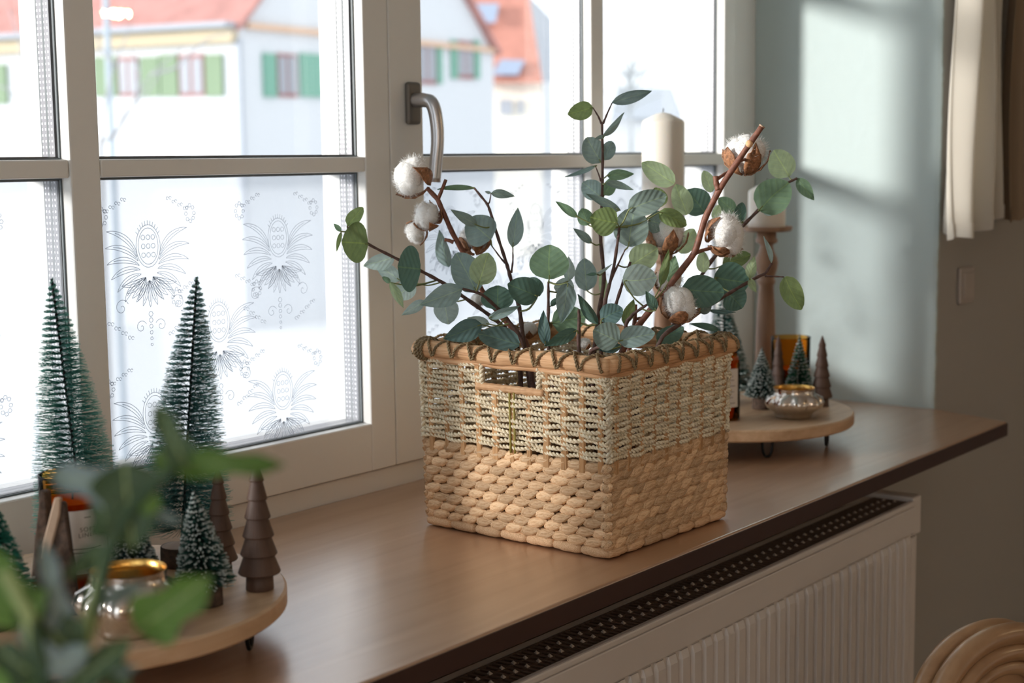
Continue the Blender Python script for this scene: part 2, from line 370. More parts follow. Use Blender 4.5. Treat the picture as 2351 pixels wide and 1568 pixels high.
struct('wall_right', MB().box(XR + .014, 5, YW, 1.9, -.88, 1.72), MT['wall'], 'dim taupe wall with the light switch right of the window')
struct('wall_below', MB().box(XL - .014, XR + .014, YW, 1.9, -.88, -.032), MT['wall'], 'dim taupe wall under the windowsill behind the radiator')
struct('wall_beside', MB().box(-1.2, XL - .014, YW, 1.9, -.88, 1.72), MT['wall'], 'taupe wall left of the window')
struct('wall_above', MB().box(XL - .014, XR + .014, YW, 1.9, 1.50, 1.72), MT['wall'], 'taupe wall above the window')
# plastered reveals with a ragged arris
def reveal(name, x0, x1, label):
    mb = MB(); nz = 150; zs = np.linspace(-.001, 1.5, nz); v = []; f = []
    xin = x0 if name == 'wall_reveal_right' else x1
    xo = x1 if xin == x0 else x0
    rng = np.random.RandomState(3); e = np.cumsum(rng.randn(nz) * .0008); e -= np.linspace(e[0], e[-1], nz)
    for i, z in enumerate(zs):
        q = YW - .0035 + max(-.0025, min(.0025, e[i] * .5)) + rng.rand() * .001
        v += [(xin, 1.80, z), (xin, YW + .004, z), (xin + (.002 if xin == x0 else -.002), q, z), (xo, q + .001, z), (xo, 1.80, z)]
    for i in range(nz - 1):
        for j in range(5): f.append((i * 5 + j, i * 5 + (j + 1) % 5, (i + 1) * 5 + (j + 1) % 5, (i + 1) * 5 + j))
    mb.add(v, f); return struct(name, mb, MT['reveal'], label)
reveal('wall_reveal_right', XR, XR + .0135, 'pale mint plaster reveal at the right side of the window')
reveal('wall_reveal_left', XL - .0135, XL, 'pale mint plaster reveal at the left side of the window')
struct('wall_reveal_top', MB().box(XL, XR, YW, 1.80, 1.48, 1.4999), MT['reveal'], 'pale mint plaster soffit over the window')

# ------------------------------------------------------------------ window
Y0, YG1, YG2, Y1 = 1.69, 1.7135, 1.746, 1.790
ZT = 1.40
tf = thing('trim_1', (1.8, 1.75, 0), 'white fixed window frame around both casements', None, kind='structure')
for n, a in (('frame_rail', (XL, XR, 1.701, 1.80, -.0315, .034)), ('frame_rail', (XL, XR, 1.701, 1.80, 1.425, 1.48)), ('frame_jamb', (XL, -.560, 1.701, 1.80, .034, 1.425)), ('frame_jamb', (2.996, XR, 1.701, 1.80, .034, 1.425))):
    bevel(MB().box(*a).build(n, MT['frame'], tf), .002)
def arcpts(cx, cy, r, a0, a1, n=14, ry=None):
    return [(cx + r * math.cos(a), cy + (ry or r) * math.sin(a)) for a in np.linspace(a0, a1, n)]
def motif_mesh():
    """one embossed damask flower, as thin raised lines; unit about 0.11 m wide"""
    L = []
    L.append(arcpts(0, .25, .17, 0, 6.283, 30, .24)); L.append(arcpts(0, .25, .14, 0, 6.283, 30, .205))
    for k in range(11):
        a = math.radians(35 + k * 11); L.append([(.17 * math.cos(a), .25 + .24 * math.sin(a)), (.205 * math.cos(a), .25 + .29 * math.sin(a))])
    for x in (-.07, 0, .07):
        for y in (.15, .25, .35): L.append(arcpts(x, y, .028, 0, 6.283, 8))
    def lens(p, ang, l, w_, bend):
        for sd in (1, -1):
            q = []
            for t in np.linspace(0, 1, 14):
                a = ang + bend * t; c = p[0] + l * t * math.cos(ang + bend * t * .5), p[1] + l * t * math.sin(ang + bend * t * .5)
                o = sd * w_ * math.sin(math.pi * t) ** .8; q.append((c[0] - o * math.sin(a), c[1] + o * math.cos(a)))
            L.append(q)
        L.append([(p[0] + l * t * math.cos(ang + bend * t * .5), p[1] + l * t * math.sin(ang + bend * t * .5)) for t in np.linspace(.1, .8, 8)])
    for sg in (1, -1):
        for k in range(6):
            a = math.radians(72 - 19 * k); a = a if sg > 0 else math.pi - a
            lens((sg * (.16 - .012 * k), .14 - .05 * k), a, .50 - .03 * k, .032, -sg * (1.25 - .1 * k))
        for k in range(4):
            a = math.radians(-28 - 17 * k); a = a if sg > 0 else math.pi - a
            lens((sg * .05, -.10), a, .34 - .02 * k, .03, sg * .5)
        L.append([(sg * (.40 + .10 * t / 9 * math.cos(t)), -.42 + .10 * t / 9 * math.sin(t)) for t in np.linspace(1, 9, 26)])
        L.append([(sg * (.14 + .08 * t / 9 * math.cos(t)), -.66 + .08 * t / 9 * math.sin(t)) for t in np.linspace(1, 9, 22)])
        for k in range(8):
            a = k * .8; L.append(arcpts(sg * (.62 + .06 * math.cos(a)), .60 + .09 * math.sin(a), .022, 0, 6.283, 7))
            L.append(arcpts(sg * (.58 - .045 * k), -.58 - .03 * k + .02 * (k % 2), .02, 0, 5.2, 6))
            L.append(arcpts(sg * (.30 + .04 * k), .78 - .02 * k + .025 * (k % 2), .018, 0, 5.2, 6))
    for k in range(5): lens((0, -.14), math.radians(-130 + k * 20), .30, .028, 0)
    for k in range(6): L.append(arcpts(0, -.52 - .07 * k, .03 - .003 * k, 0, 6.283, 8))
    mb = MB(); sc = .125
    for l in L: mb.tube([(x * sc, 0, y * sc) for x, y in l], .0005, 4, False)
    return mb.mesh('damask_motif', True)
MOTIF = motif_mesh(); MOTIF.materials.append(MT['motif'])
def sash(name, label, xs, muntin, handle=False):
    xa, xb, xc, xd = xs      # stile outer/inner left, inner/outer right
    t = thing(name, ((xa + xd) / 2, 1.74, 0), label, None, kind='structure')
    zb, zi = .0375, .117
    bars = [(.530, .5545), (.941, .9655)]
    def mem(n, a, bw=.0025): return bevel(MB().box(*a).build(n, MT['frame'], t), bw)
    mem('stile', (xa, xb, Y0, Y1, zb, ZT + .022)); mem('stile', (xc, xd, Y0, Y1, zb, ZT + .022))
    mem('rail', (xb, xc, Y0, Y1, zb, zi)); mem('rail', (xb, xc, Y0, Y1, ZT - .05, ZT + .022))
    m0, m1 = muntin
    for a in ((m0, m1, Y0, YG1 - .001, zi, ZT - .05), (m0, m1, YG2 + .001, Y1, zi, ZT - .05)): mem('muntin', a)
    for c0, c1 in bars:
        for p0, p1 in ((xb, m0 - .0012), (m1 + .0012, xc)):
            mem('glazing_bar', (p0, p1, Y0 + .0012, YG1 - .001, c0, c1)); mem('glazing_bar', (p0, p1, YG2 + .001, Y1, c0, c1))
    rows = [(zi, bars[0][0]), (bars[0][1], bars[1][0]), (bars[1][1], ZT - .05)]
    for p0, p1 in ((xb, m0), (m1, xc)):
        for r, (c0, c1) in enumerate(rows):
            g = MB().quad((p0, YG1, c0), (p1, YG1, c0), (p1, YG1, c1), (p0, YG1, c1)).build('pane', MT['glass'], t)
            MB().quad((p0, YG2, c0), (p1, YG2, c0), (p1, YG2, c1), (p0, YG2, c1)).build('pane', MT['glass'], t)
            th = .004
            for nm, s1, s2, mt in (('spacer', YG1 + .0030, YG1 + .0145, 'spacer'), ('spacer_seal', YG1 + .0146, YG1 + .0185, 'seal'), ('spacer', YG1 + .0186, YG2 - .0030, 'spacer'), ('spacer_seal', YG2 - .0029, YG2 - .0004, 'seal')):
                for a in ((p0, p0 + th, s1, s2, c0, c1), (p1 - th, p1, s1, s2, c0, c1), (p0 + th, p1 - th, s1, s2, c0, c0 + th), (p0 + th, p1 - th, s1, s2, c1 - th, c1)):
                    MB().box(*a).build(nm, MT[mt], t)
            gk = .0022
            for a in ((p0, p0 + gk, YG1 - .004, YG1 - .0005, c0, c1), (p1 - gk, p1, YG1 - .004, YG1 - .0005, c0, c1), (p0 + gk, p1 - gk, YG1 - .004, YG1 - .0005, c0, c0 + gk), (p0 + gk, p1 - gk, YG1 - .004, YG1 - .0005, c1 - gk, c1)):
                MB().box(*a).build('gasket', MT['seal'], t)
            if r == 0:
                x0, x1 = p0 + .012, p1 - .004
                fm = MB().quad((x0, YG1 - .0012, c1 - .003), (x1, YG1 - .0012, c1 - .003), (x1, YG1 - .0012, c0 + .003), (x0, YG1 - .0012, c0 + .003)).build('frosted_film', MT['film'], t)
                k = 0
                for j in range(0, 3):
                    for i in range(-1, 4):
                        mx = x0 + .080 + i * .250 + (.125 if j % 2 else 0); mz = c0 + .045 + j * .1195
                        if x0 + .05 < mx < x1 - .05 and c0 + .02 < mz < c1 - .085:
                            o = link(bpy.data.objects.new('damask_motif', MOTIF), t); o.location = (mx - t.location.x, YG1 - .0016 - t.location.y, mz)
    if handle:
        hx = 1.9035
        pl = MB().box(hx - .0165, hx + .0165, Y0 - .011, Y0, .607, .677).build('handle_plate', MT['plate'], t); bevel(pl, .006, 3)
        hy = Y0 - .045
        path = [(hx, Y0 - .008, .647), (hx + .001, Y0 - .030, .647), (hx + .002, hy + .004, .645), (hx + .003, hy - .002, .638), (hx + .004, hy - .006, .625), (hx + .005, hy - .009, .60), (hx + .005, hy - .009, .575), (hx + .004, hy - .006, .55), (hx + .003, hy - .002, .512)]
        P = np.array(path); tt = np.linspace(0, 1, len(P)); t2 = np.linspace(0, 1, 40)
        Q = np.c_[[np.interp(t2, tt, P[:, i]) for i in range(3)]].T
        for _ in range(3): Q[1:-1] = (Q[:-2] + 2 * Q[1:-1] + Q[2:]) / 4
        MB().tube(Q, np.interp(t2, [0, .2, .4, 1], [.0125, .0122, .0118, .0105]), 14).build('lever', MT['metalgrey'], pl, True)
    return t
sash('window_1', 'left white casement with six panes, lower panes frosted, behind the big brush trees', (.645, .705, 1.792, 1.8505), (1.2255, 1.2735))
sash('fill_casement', 'added far left white casement, unseen, lets more light in', (-.555, -.495, .592, .643), (.0245, .0725))  # added to let more sun reach the basket side
sash('window_2', 'right white casement with dark lever handle behind the basket', (1.8525, 1.9345, 2.944, 2.994), (2.432, 2.474), True)

for nm, lab, axis, c, a0, a1, h0, h1 in (('fill_window', 'added unseen window in the left wall, lets fill light in', 'x', -1.25, -.60, 1.0, -.45, 1.55),):  # added opening, brightens the room from the left
    t = thing(nm, (0, 0, 0), lab, None, kind='structure'); P3 = (lambda a, o, z: (c + o, a, z)) if axis == 'x' else (lambda a, o, z: (a, c + o, z))
    MB().quad(P3(a0, 0, h0), P3(a1, 0, h0), P3(a1, 0, h1), P3(a0, 0, h1)).build('pane', MT['glass'], t)
    for p0, p1, q0, q1 in ((a0, a0 + .06, h0, h1), (a1 - .06, a1, h0, h1), (a0 + .06, a1 - .06, h0, h0 + .07), (a0 + .06, a1 - .06, h1 - .07, h1), ((a0 + a1) / 2 - .04, (a0 + a1) / 2 + .04, h0 + .07, h1 - .07)):
        A, B = P3(p0, -.035, q0), P3(p1, .035, q1); MB().box(A[0], B[0], A[1], B[1], A[2], B[2]).build('frame_bar', MT['frame'], t)
# ------------------------------------------------------------------ sill
sill = thing('window_sill', (1.8, 1.4, -.031), 'long glossy brown wooden windowsill with dark front edge', 'windowsill')
poly = [(-.60, 1.074), (3.036, 1.074), (3.1045, 1.259), (3.1045, 1.7005), (-.669, 1.7005), (-.669, 1.259)]
bevel(MB().prism(poly, -.031, 0.).build('board', MT['sill'], sill), .004, 3)
bevel(MB().prism([(-.602, 1.0725), (3.0365, 1.0725), (3.0372, 1.0742), (-.603, 1.0742)], -.0295, -.003).build('front_edge', MT['sill_edge'], sill), .0006)

# ------------------------------------------------------------------ radiator
XRAD0, XRAD1, YRF, ZR = .88, 2.668, 1.114, -.102
rad = thing('radiator', (1.8, 1.17, -.62), 'white ribbed panel radiator with dark slotted top under the windowsill', 'radiator')
bevel(MB().box(XRAD0, XRAD1, YRF + .006, YRF + .016, -.62, ZR - .012).build('front_panel', MT['rad'], rad), .003)
bevel(MB().box(XRAD0, XRAD1, YRF, YRF + .014, ZR - .062, ZR - .012).build('top_band', MT['rad'], rad), .002)
bevel(MB().box(XRAD0, XRAD1, YRF - .001, YRF + .011, ZR - .011, ZR).build('top_lip', MT['rad'], rad), .003)
MB().box(XRAD0, XRAD1, YRF + .086, YRF + .098, -.62, ZR - .004).build('back_panel', MT['rad'], rad)
MB().box(XRAD0, XRAD1, YRF + .017, YRF + .085, -.60, ZR - .030).build('convector', MT['dark'], rad)
rb = MB(); prof = [(-.0125, .001), (-.0095, -.0062), (.0095, -.0062), (.0125, .001)]
zz = [-.515 + .10, 0.]; zt = ZR - .066; zl = -.60
v = []
for z, s_ in ((zl, .4), (zl + .012, 1.), (zt - .012, 1.), (zt, .35)):
    for x, y in prof: v.append((x, y * s_, z))
f = [(i * 4 + j, i * 4 + j + 1, (i + 1) * 4 + j + 1, (i + 1) * 4 + j) for i in range(3) for j in range(3)]
rb.add(v, f); RIB = rb.mesh('rib'); RIB.materials.append(MT['rad'])
for i in range(int((XRAD1 - XRAD0 - .03) / .0333)):
    o = link(bpy.data.objects.new('rib', RIB), rad); o.location = (XRAD1 - .03 - i * .0333 - 1.8, YRF + .006 - 1.17, .62)
SLAT = MB().box(-.0022, .0022, -.0345, .0345, -.012, 0).mesh('grille_slat'); SLAT.materials.append(MT['grille'])
ns = int((XRAD1 - XRAD0) / .0125)
for i in range(ns):
    o = link(bpy.data.objects.new('grille_slat', SLAT), rad); o.location = (XRAD1 - .008 - i * .0125 - 1.8, YRF + .0475 - 1.17, ZR - .003 + .62)
for y in (.0125, .034, .056, .081): MB().box(XRAD0, XRAD1, YRF + y - .002, YRF + y + .002, ZR - .014, ZR - .0035).build('grille_rail', MT['grille'], rad)
tb = MB()
for i in range(int((XRAD1 - XRAD0) / .025) - 1):
    for y in (.034, .056):
        x = XRAD1 - .02 - i * .025; tb.add([(x - .004, YRF + y - .004, ZR - .003), (x + .004, YRF + y - .003, ZR - .003), (x, YRF + y + .004, ZR - .003), (x, YRF + y, ZR + .0012)], [(0, 1, 3), (1, 2, 3), (2, 0, 3), (0, 2, 1)])
tb.build('grille_lit_tabs', MT['lit_tab'], rad)['kind'] = 'stuff'
bevel(MB().box(XRAD1 + .0005, XRAD1 + .026, YRF + .006, YRF + .104, -.62, -.175).build('side_panel', MT['rad'], rad), .003)
bevel(MB().box(XRAD1 - .004, XRAD1 + .032, YRF + .001, YRF + .106, -.170, ZR + .006).build('corner_cap', MT['rad'], rad), .004)
MB().box(1.2, 1.24, YRF + .098, YW, -.5, -.2).build('wall_bracket', MT['steel'], rad); MB().box(2.3, 2.34, YRF + .098, YW, -.5, -.2).build('wall_bracket', MT['steel'], rad)

# ------------------------------------------------------------------ basket
LX, LY, HB = .302, .338, .252
bk = thing('wicker_basket', (1.8245, 1.2995, 0), 'square woven basket, pale seagrass top and honey hyacinth bottom, holding the branches', 'basket', rz=math.radians(-1.6))
def wallpt(fc, u, z, n=0.):
    """point on face fc at distance u along it, height z, n outwards; slight flare"""
    fl = .004 * (z / .26); hx, hy = LX / 2 + fl + n, LY / 2 + fl + n; k = lambda L, u: (u / L - .5) * (L + 2 * fl)
    if fc == 0: return np.array([-hx, -k(LY, u), z])
    if fc == 1: return np.array([k(LX, u), -hy, z])
    if fc == 2: return np.array([hx, k(LY, u), z])
    return np.array([-k(LX, u), hy, z])
FL = [LY, LX, LY, LX]
UDIR = [(0, -1), (1, 0), (0, 1), (-1, 0)]
def bpart(name, mb, mat, smooth=True): return mb.build(name, mat, bk, smooth, local=False)
# hyacinth strands: plump twisted lens shapes
def strand_mesh(seed):
    rng = np.random.RandomState(seed); mb = MB(); n, m = 14, 12; v = []
    rid = 1 + .10 * np.array([(-1) ** j for j in range(n)]) * rng.uniform(.4, 1.2, n)
    for i in range(m + 1):
        t = i / m; x = (t - .5); r = max(0., math.sin(math.pi * (t ** .74 * .98 + .01))) ** (.60 + .1 * rng.rand()) * .52; tw = (t - .5) * 1.1 + rng.randn() * .03
        for j in range(n):
            a = 2 * math.pi * j / n + tw; q = r * rid[j] * (1 + .02 * rng.randn())
            v.append((x, q * math.cos(a) + .34 * (t - .45), q * math.sin(a) + .30 * max(0., t - .4) ** 1.5))
    f = [(i * n + j, i * n + (j + 1) % n, (i + 1) * n + (j + 1) % n, (i + 1) * n + j) for i in range(m) for j in range(n)]
    mb.add(v, f)
    me = mb.mesh('hyacinth_strand', True); me.materials.append(MT['hyacinth_u']); return me
MT['hyacinth_u'] = straw('water_hyacinth_strand', (.44, .22, .10), (.78, .52, .30), (.92, .72, .50), (1.6, 14, 14), .22, bump=.9)
STR = [strand_mesh(i) for i in range(6)]
NR = 9; Z0 = .016; DZ = .0134
hid = MB()
for fc in range(4):
    ns_ = 12 if fc in (0, 2) else 11; pit = FL[fc] / ns_
    for r in range(NR):
        off = .5 if r % 2 else 0.
        for i in range(ns_ + (1 if r % 2 == 0 else 0)):
            u = (i + off) * pit
            if r % 2 == 0: u = min(max(u, pit * .22), FL[fc] - pit * .22)
            z = Z0 + (r + .35) * DZ + random.uniform(-.0008, .0008)
            if fc == 0 and r == NR - 1: z -= .002
            p = wallpt(fc, u, z, -.004 + random.uniform(-.0006, .0012))
            ang = math.radians(7 + random.uniform(-4, 6)) * (1 if r % 2 == 0 else 1)
            ex = np.array([*UDIR[fc], 0.]); ez = np.array([0, 0, 1.]); en = np.cross(ex, ez)
            ax = math.cos(ang) * ex + math.sin(ang) * ez; az = -math.sin(ang) * ex + math.cos(ang) * ez
            le = pit * (1.38 + random.uniform(-.06, .08)) * (.62 if (r % 2 == 0 and i in (0, ns_)) else 1.); hh = .0160 * random.uniform(.92, 1.08); th = .0125
            mat = Matrix([[ax[k] * le, en[k] * th, az[k] * hh, p[k]] for k in range(3)] + [[0, 0, 0, 1]])
            me = random.choice(STR)
            if fc < 2:
                o = link(bpy.data.objects.new('hyacinth_strand', me), bk); o.matrix_local = mat
            else:
                hid.add([(mat @ q.co)[:] for q in me.vertices], [tuple(q.vertices) for q in me.polygons])
o = bpart('hyacinth_weave', hid, MT['hyacinth']); o['kind'] = 'stuff'
# bottom edge wrapped bundles
for fc in range(4):
    nb = 7; L = FL[fc]
    for i in range(nb):
        a, b = L * i / nb + .001, L * (i + 1) / nb - .001
        us = np.linspace(a, b, 9)
        rr = [.0078 * (1 - .25 * abs(2 * k / 8 - 1) ** 3) * (1 + .06 * random.uniform(-1, 1)) for k in range(9)]
        bpart('base_wrap', MB().tube([wallpt(fc, u, .0085 + .0006 * random.uniform(-1, 1), -.004) for u in us], rr, 8), MT['hyacinth'])
bpart('bottom_panel', MB().box(-LX / 2 + .008, LX / 2 - .008, -LY / 2 + .008, LY / 2 - .008, .004, .010), MT['stake'])
# stakes
HOLE = (.345, .66)
SP = [11, 10, 11, 10]
for fc in range(4):
    L = FL[fc]
    for i in range(SP[fc]):
        u = L * (i + .55) / SP[fc]; wd = random.uniform(.0042, .0068)
        top = .262
        if fc in (0, 2) and HOLE[0] - .01 < u / L < HOLE[1] + .01: top = .222
        a, b = wallpt(fc, u, .118), wallpt(fc, u, top); ex = np.array([*UDIR[fc], 0.]); en = np.cross(ex, [0, 0, 1.])
        mb = MB(); v = []
        for z in np.linspace(.118, top, 16):
            c = wallpt(fc, u, z, .0008)
            for du, dn in ((-wd, -.0012), (wd, -.0012), (wd * .7, .0012), (-wd * .7, .0012)): v.append(c + ex * du + en * dn)
        mb.add(v, [(k * 4 + j, k * 4 + (j + 1) % 4, (k + 1) * 4 + (j + 1) % 4, (k + 1) * 4 + j) for k in range(15) for j in range(4)])
        bpart('stake', mb, MT['stake'], False)
mb = MB(); u = LY * .515
for q in (-.004, .004): mb.tube([wallpt(0, u + q, z, .0035) for z in np.linspace(.132, .224, 8)], .0017, 6)
bpart('green_tie', mb, MT['green_tie'])
# seagrass cords
for fc in range(4):
    L = FL[fc]; NC = 16 if fc == 0 else 18
    for r in range(NC):
        z = .1395 + r * (.1135 / (NC - 1))
        segs = [(0., L)]
        if fc in (0, 2) and z > .2235: segs = [(0., L * HOLE[0]), (L * HOLE[1], L)]
        for a, b in segs:
            us = np.linspace(a, b, max(10, int((b - a) / .006))); pts = []
            ph = random.uniform(-.3, .3)
            for u in us:
                cyc = math.pi * (u / L * SP[fc] - .05)
                n = .0032 * math.cos(cyc + (math.pi if (r // 2) % 2 else 0) + ph)
                pts.append(wallpt(fc, u, z + .0012 * math.sin(u * 70 + r * 1.7) + .0006 * math.sin(u * 160 + r), n))
            bpart('seagrass_cord', MB().twist(pts, .0032 * random.uniform(.92, 1.1), random.uniform(.0125, .015), 6, 5), MT['seagrass'])
# corner cords
for cx_, cy_ in ((-1, 1), (-1, -1), (1, -1), (1, 1)):
    pts = [((LX / 2 + .004 * z / .26 - .001) * cx_, (LY / 2 + .004 * z / .26 - .001) * cy_, z) for z in np.linspace(.136, .256, 14)]
    bpart('corner_cord', MB().twist(pts, .0042, .016, 6, 5), MT['seagrass'])
# wrapped hand hole bars
for fc in (0, 2):
    L = FL[fc]; us = np.linspace(L * (HOLE[0] - .02), L * (HOLE[1] + .02), 34)
    bar = bpart('handle_bar', MB().tube([wallpt(fc, u, .2235, .001) for u in us], [.0058 * (1 + .10 * math.sin(k * 1.9)) for k in range(34)], 9), MT['rim'])
    for q in (HOLE[0] + .006, HOLE[1] - .006):
        bpart('handle_post', MB().twist([wallpt(fc, L * q, z, .001) for z in np.linspace(.222, .258, 6)], .0042, .013, 6, 5), MT['seagrass'])
# rim canes
RR = .0125; ZRIM = .2695
rimpath = []
for fc in range(4):
    L = FL[fc]; us = np.linspace(-.004 if fc else -.014, L + .004, 26)
    pts = [wallpt(fc, u, ZRIM + .0016 * math.sin(u * 31 + fc), .001 + .0008 * math.sin(u * 47)) for u in us]
    rr = [RR * (1 + .06 * math.sin(u * 60 + fc * 2) + .05 * math.sin(u * 133)) for u in us]
    if fc == 0: rr[0] *= .35; rr[1] *= .7
    bpart('rim_cane', MB().tube(pts, rr, 12), MT['rim'])
    us2 = np.linspace(0, L, 20)
    bpart('rim_liner', MB().tube([wallpt(fc, u, ZRIM - .0135 + .001 * math.sin(u * 70), -.001) for u in us2], .0052, 8), MT['rim'])
    nl = 9 if fc in (0, 2) else 8
    for i in range(nl):
        u0 = L * (i + .5) / nl
        for sg in (1, -1):
            pts = []
            for a in np.linspace(-2.2, 1.95, 16):
                rr_ = RR * (1.19 + .03 * sg); t = (a + 2.2) / 4.15
                c = wallpt(fc, u0 + sg * (t - .5) * L / nl * 1.0, ZRIM + rr_ * math.sin(math.pi / 2 - a * .86), 0)
                en = np.cross(np.array([*UDIR[fc], 0.]), [0, 0, 1.]); c = c + en * (rr_ * math.cos(math.pi / 2 - a * .86) + .001)
                if t > .93: c[2] -= .005; 
                pts.append(c)
            bpart('lacing', MB().twist(pts, .0023, .010, 6, 5), MT['lace'])
    # corner binding
    for k in range(3 if fc in (0, 2) else 0):
        c = wallpt(fc, .004 + .006 * k, ZRIM, .001); pts = [c + RR * 1.18 * (math.cos(a) * np.array([0, 0, 1.]) + math.sin(a) * np.cross(np.array([*UDIR[fc], 0.]), [0, 0, 1.])) for a in np.linspace(0, 6.0, 18)]
        bpart('corner_binding', MB().twist(pts, .0026, .010, 6, 5), MT['lace'])

# ------------------------------------------------------------------ leaves, branches
def leaf_mesh(name, kind, curl, fold, n=10, m=6, lobes=0):
    v = []; f = []
    for i in range(n + 1):
        t = i / n
        if kind == 'round': h = .5 * max(0., math.sin(math.pi * min(1., t ** .82 * .985 + .012))) ** .55
        else: h = .5 * max(0., math.sin(math.pi * min(1., t ** .75 * .98 + .015))) ** .9
        if lobes: h *= 1 + .28 * math.sin(t * lobes * math.pi)
        for j in range(m + 1):
            s_ = 2 * j / m - 1; y = h * s_
            z = curl * (t - .5) ** 2 * 1.2 + fold * abs(y) ** 1.5 + .035 * math.sin(5 * t + 3 * s_)
            v.append((t, y, z))
    for i in range(n):
        for j in range(m): f.append((i * (m + 1) + j, (i + 1) * (m + 1) + j, (i + 1) * (m + 1) + j + 1, i * (m + 1) + j + 1))
    me = MB().add(v, f).mesh(name, True); me.materials.append(MT['leaf_green']); return me
LEAF = [leaf_mesh('leaf', 'round', a, b) for a, b in ((-.25, .25), (-.1, .4), (.2, -.15), (-.35, .1), (.1, .3))]
LEAFN = [leaf_mesh('leaf', 'long', a, b) for a, b in ((-.25, .25), (-.1, .4), (.25, -.15))]
LEAFL = [leaf_mesh('leaf', 'long', a, b, 14, 6, 3) for a, b in ((-.35, .2), (-.2, .3))]
def place_leaf(parent, B, T, W, roll, mesh, mat, name='leaf'):
    B = np.array(B); T = np.array(T); X = T - B; L = np.linalg.norm(X); X = X / L
    c = CAM - (B + T) / 2; nrm = c - X * (c @ X); nrm /= np.linalg.norm(nrm)
    Y = np.cross(nrm, X); cr, sr = math.cos(roll), math.sin(roll)
    Y2 = cr * Y + sr * nrm; N2 = np.cross(X, Y2)
    o = link(bpy.data.objects.new(name, mesh), parent)
    P = B - np.array(parent.location)
    o.matrix_local = Matrix([[X[k] * L, Y2[k] * W, N2[k] * L, P[k]] for k in range(3)] + [[0, 0, 0, 1]])
    o.material_slots[0].link = 'OBJECT'; o.material_slots[0].material = mat
    return o
CR = dict(A=(740, 330, .31888), B=(1180, 180, .24228), C=(1180, 500, .21042), D=(1450, 270, .33809), P=(0, 0, 1.))
def px(c, x, y): a = CR[c]; return a[0] + x * a[2], a[1] + y * a[2]
def smooth_path(P, n=6, it=2):
    P = np.array(P, float); k = len(P); t = np.arange(k); tt = np.linspace(0, k - 1, (k - 1) * n + 1)
    Q = np.c_[[np.interp(tt, t, P[:, i]) for i in range(3)]].T
    for _ in range(it): Q[1:-1] = (Q[:-2] + 2 * Q[1:-1] + Q[2:]) / 4
    return Q
BASE = np.array([1.8245, 1.2995, .012])
def branch(label, stems, leaves, root, name='eucalyptus_branch', cat='branch', stemmat='stem', r0=.0037):
    """stems: list of (crop, [(x,y,depth)...], radius scale); leaves: (crop,bx,by,tx,ty,w,colour,depth,tipdepthoffset)"""
    t = thing(name, root, label, cat, 'artificial branches in the basket')
    allp = []
    for c, pts, k in stems:
        P = [at(*px(c, x, y), d) for x, y, d in pts]
        if k >= 1: P = [np.array(root)] + P
        Q = smooth_path(P); allp.append(Q)
        rr = np.linspace(r0 * min(1, abs(k)), r0 * .5 * min(1, abs(k)), len(Q)) * (1 + .13 * np.sin(np.arange(len(Q)) * 1.7))
        MB().tube(Q, rr, 7).build('stem', MT[stemmat], t, True)
    A = np.concatenate(allp)
    for i, lf in enumerate(leaves):
        c, bx, by, tx, ty, w_, colr, d, dd = lf
        s_ = CR[c][2]
        B = at(*px(c, bx, by), d); T = at(*px(c, tx, ty), d + dd)
        roll = random.uniform(-.35, .35); W = 1.10 * w_ * s_ * d / F / math.cos(roll)
        L = np.linalg.norm(T - B)
        mesh = random.choice(LEAF if W > .55 * L else LEAFN)
        o = place_leaf(t, B, T, W, roll, mesh, MT['leaf_' + colr])
        low = A[A[:, 2] < B[2] + .004]
        if len(low) == 0: low = A
        j = np.argmin(np.linalg.norm(low - B, axis=1)); q = low[j]
        if 1e-3 < np.linalg.norm(q - B) < .085:
            mid = (q + B) / 2 + np.array([0, 0, -.12 * np.linalg.norm(q - B)])
            MB().tube(smooth_path([q, mid, B, B + (T - B) * .12], 4), np.linspace(.0013, .0008, 13), 5).build('petiole', MT['greenstem'], t, True)
    return t
R_ = lambda x, y: (BASE[0] + x, BASE[1] + y, BASE[2])
branch('long eucalyptus branch reaching furthest left towards the window', [
    ('A', [(1420, 1420, 2.27), (1240, 1260, 2.27), (1000, 1090, 2.26), (860, 995, 2.25), (700, 910, 2.24), (520, 820, 2.23), (330, 725, 2.22), (180, 600, 2.21)], 1)],
    [('A', 180, 590, 290, 460, 92, 'olive', 2.21, .01), ('A', 135, 632, 82, 575, 34, 'green', 2.21, .0), ('A', 135, 632, 102, 778, 30, 'olive', 2.21, .0),
     ('A', 328, 722, 140, 705, 268, 'olive', 2.215, -.01), ('A', 520, 815, 295, 880, 110, 'pale', 2.25, .02), ('A', 560, 985, 375, 850, 105, 'pale', 2.26, .01),
     ('A', 705, 905, 540, 885, 305, 'dark', 2.225, -.01), ('A', 490, 1000, 590, 1185, 62, 'light', 2.25, -.01), ('A', 490, 1000, 433, 958, 36, 'green', 2.25, .0),
     ('A', 660, 1000, 530, 1110, 130, 'pale', 2.27, .01), ('A', 870, 1115, 910, 1300, 165, 'pale', 2.28, .0)], R_(-.05, .06))
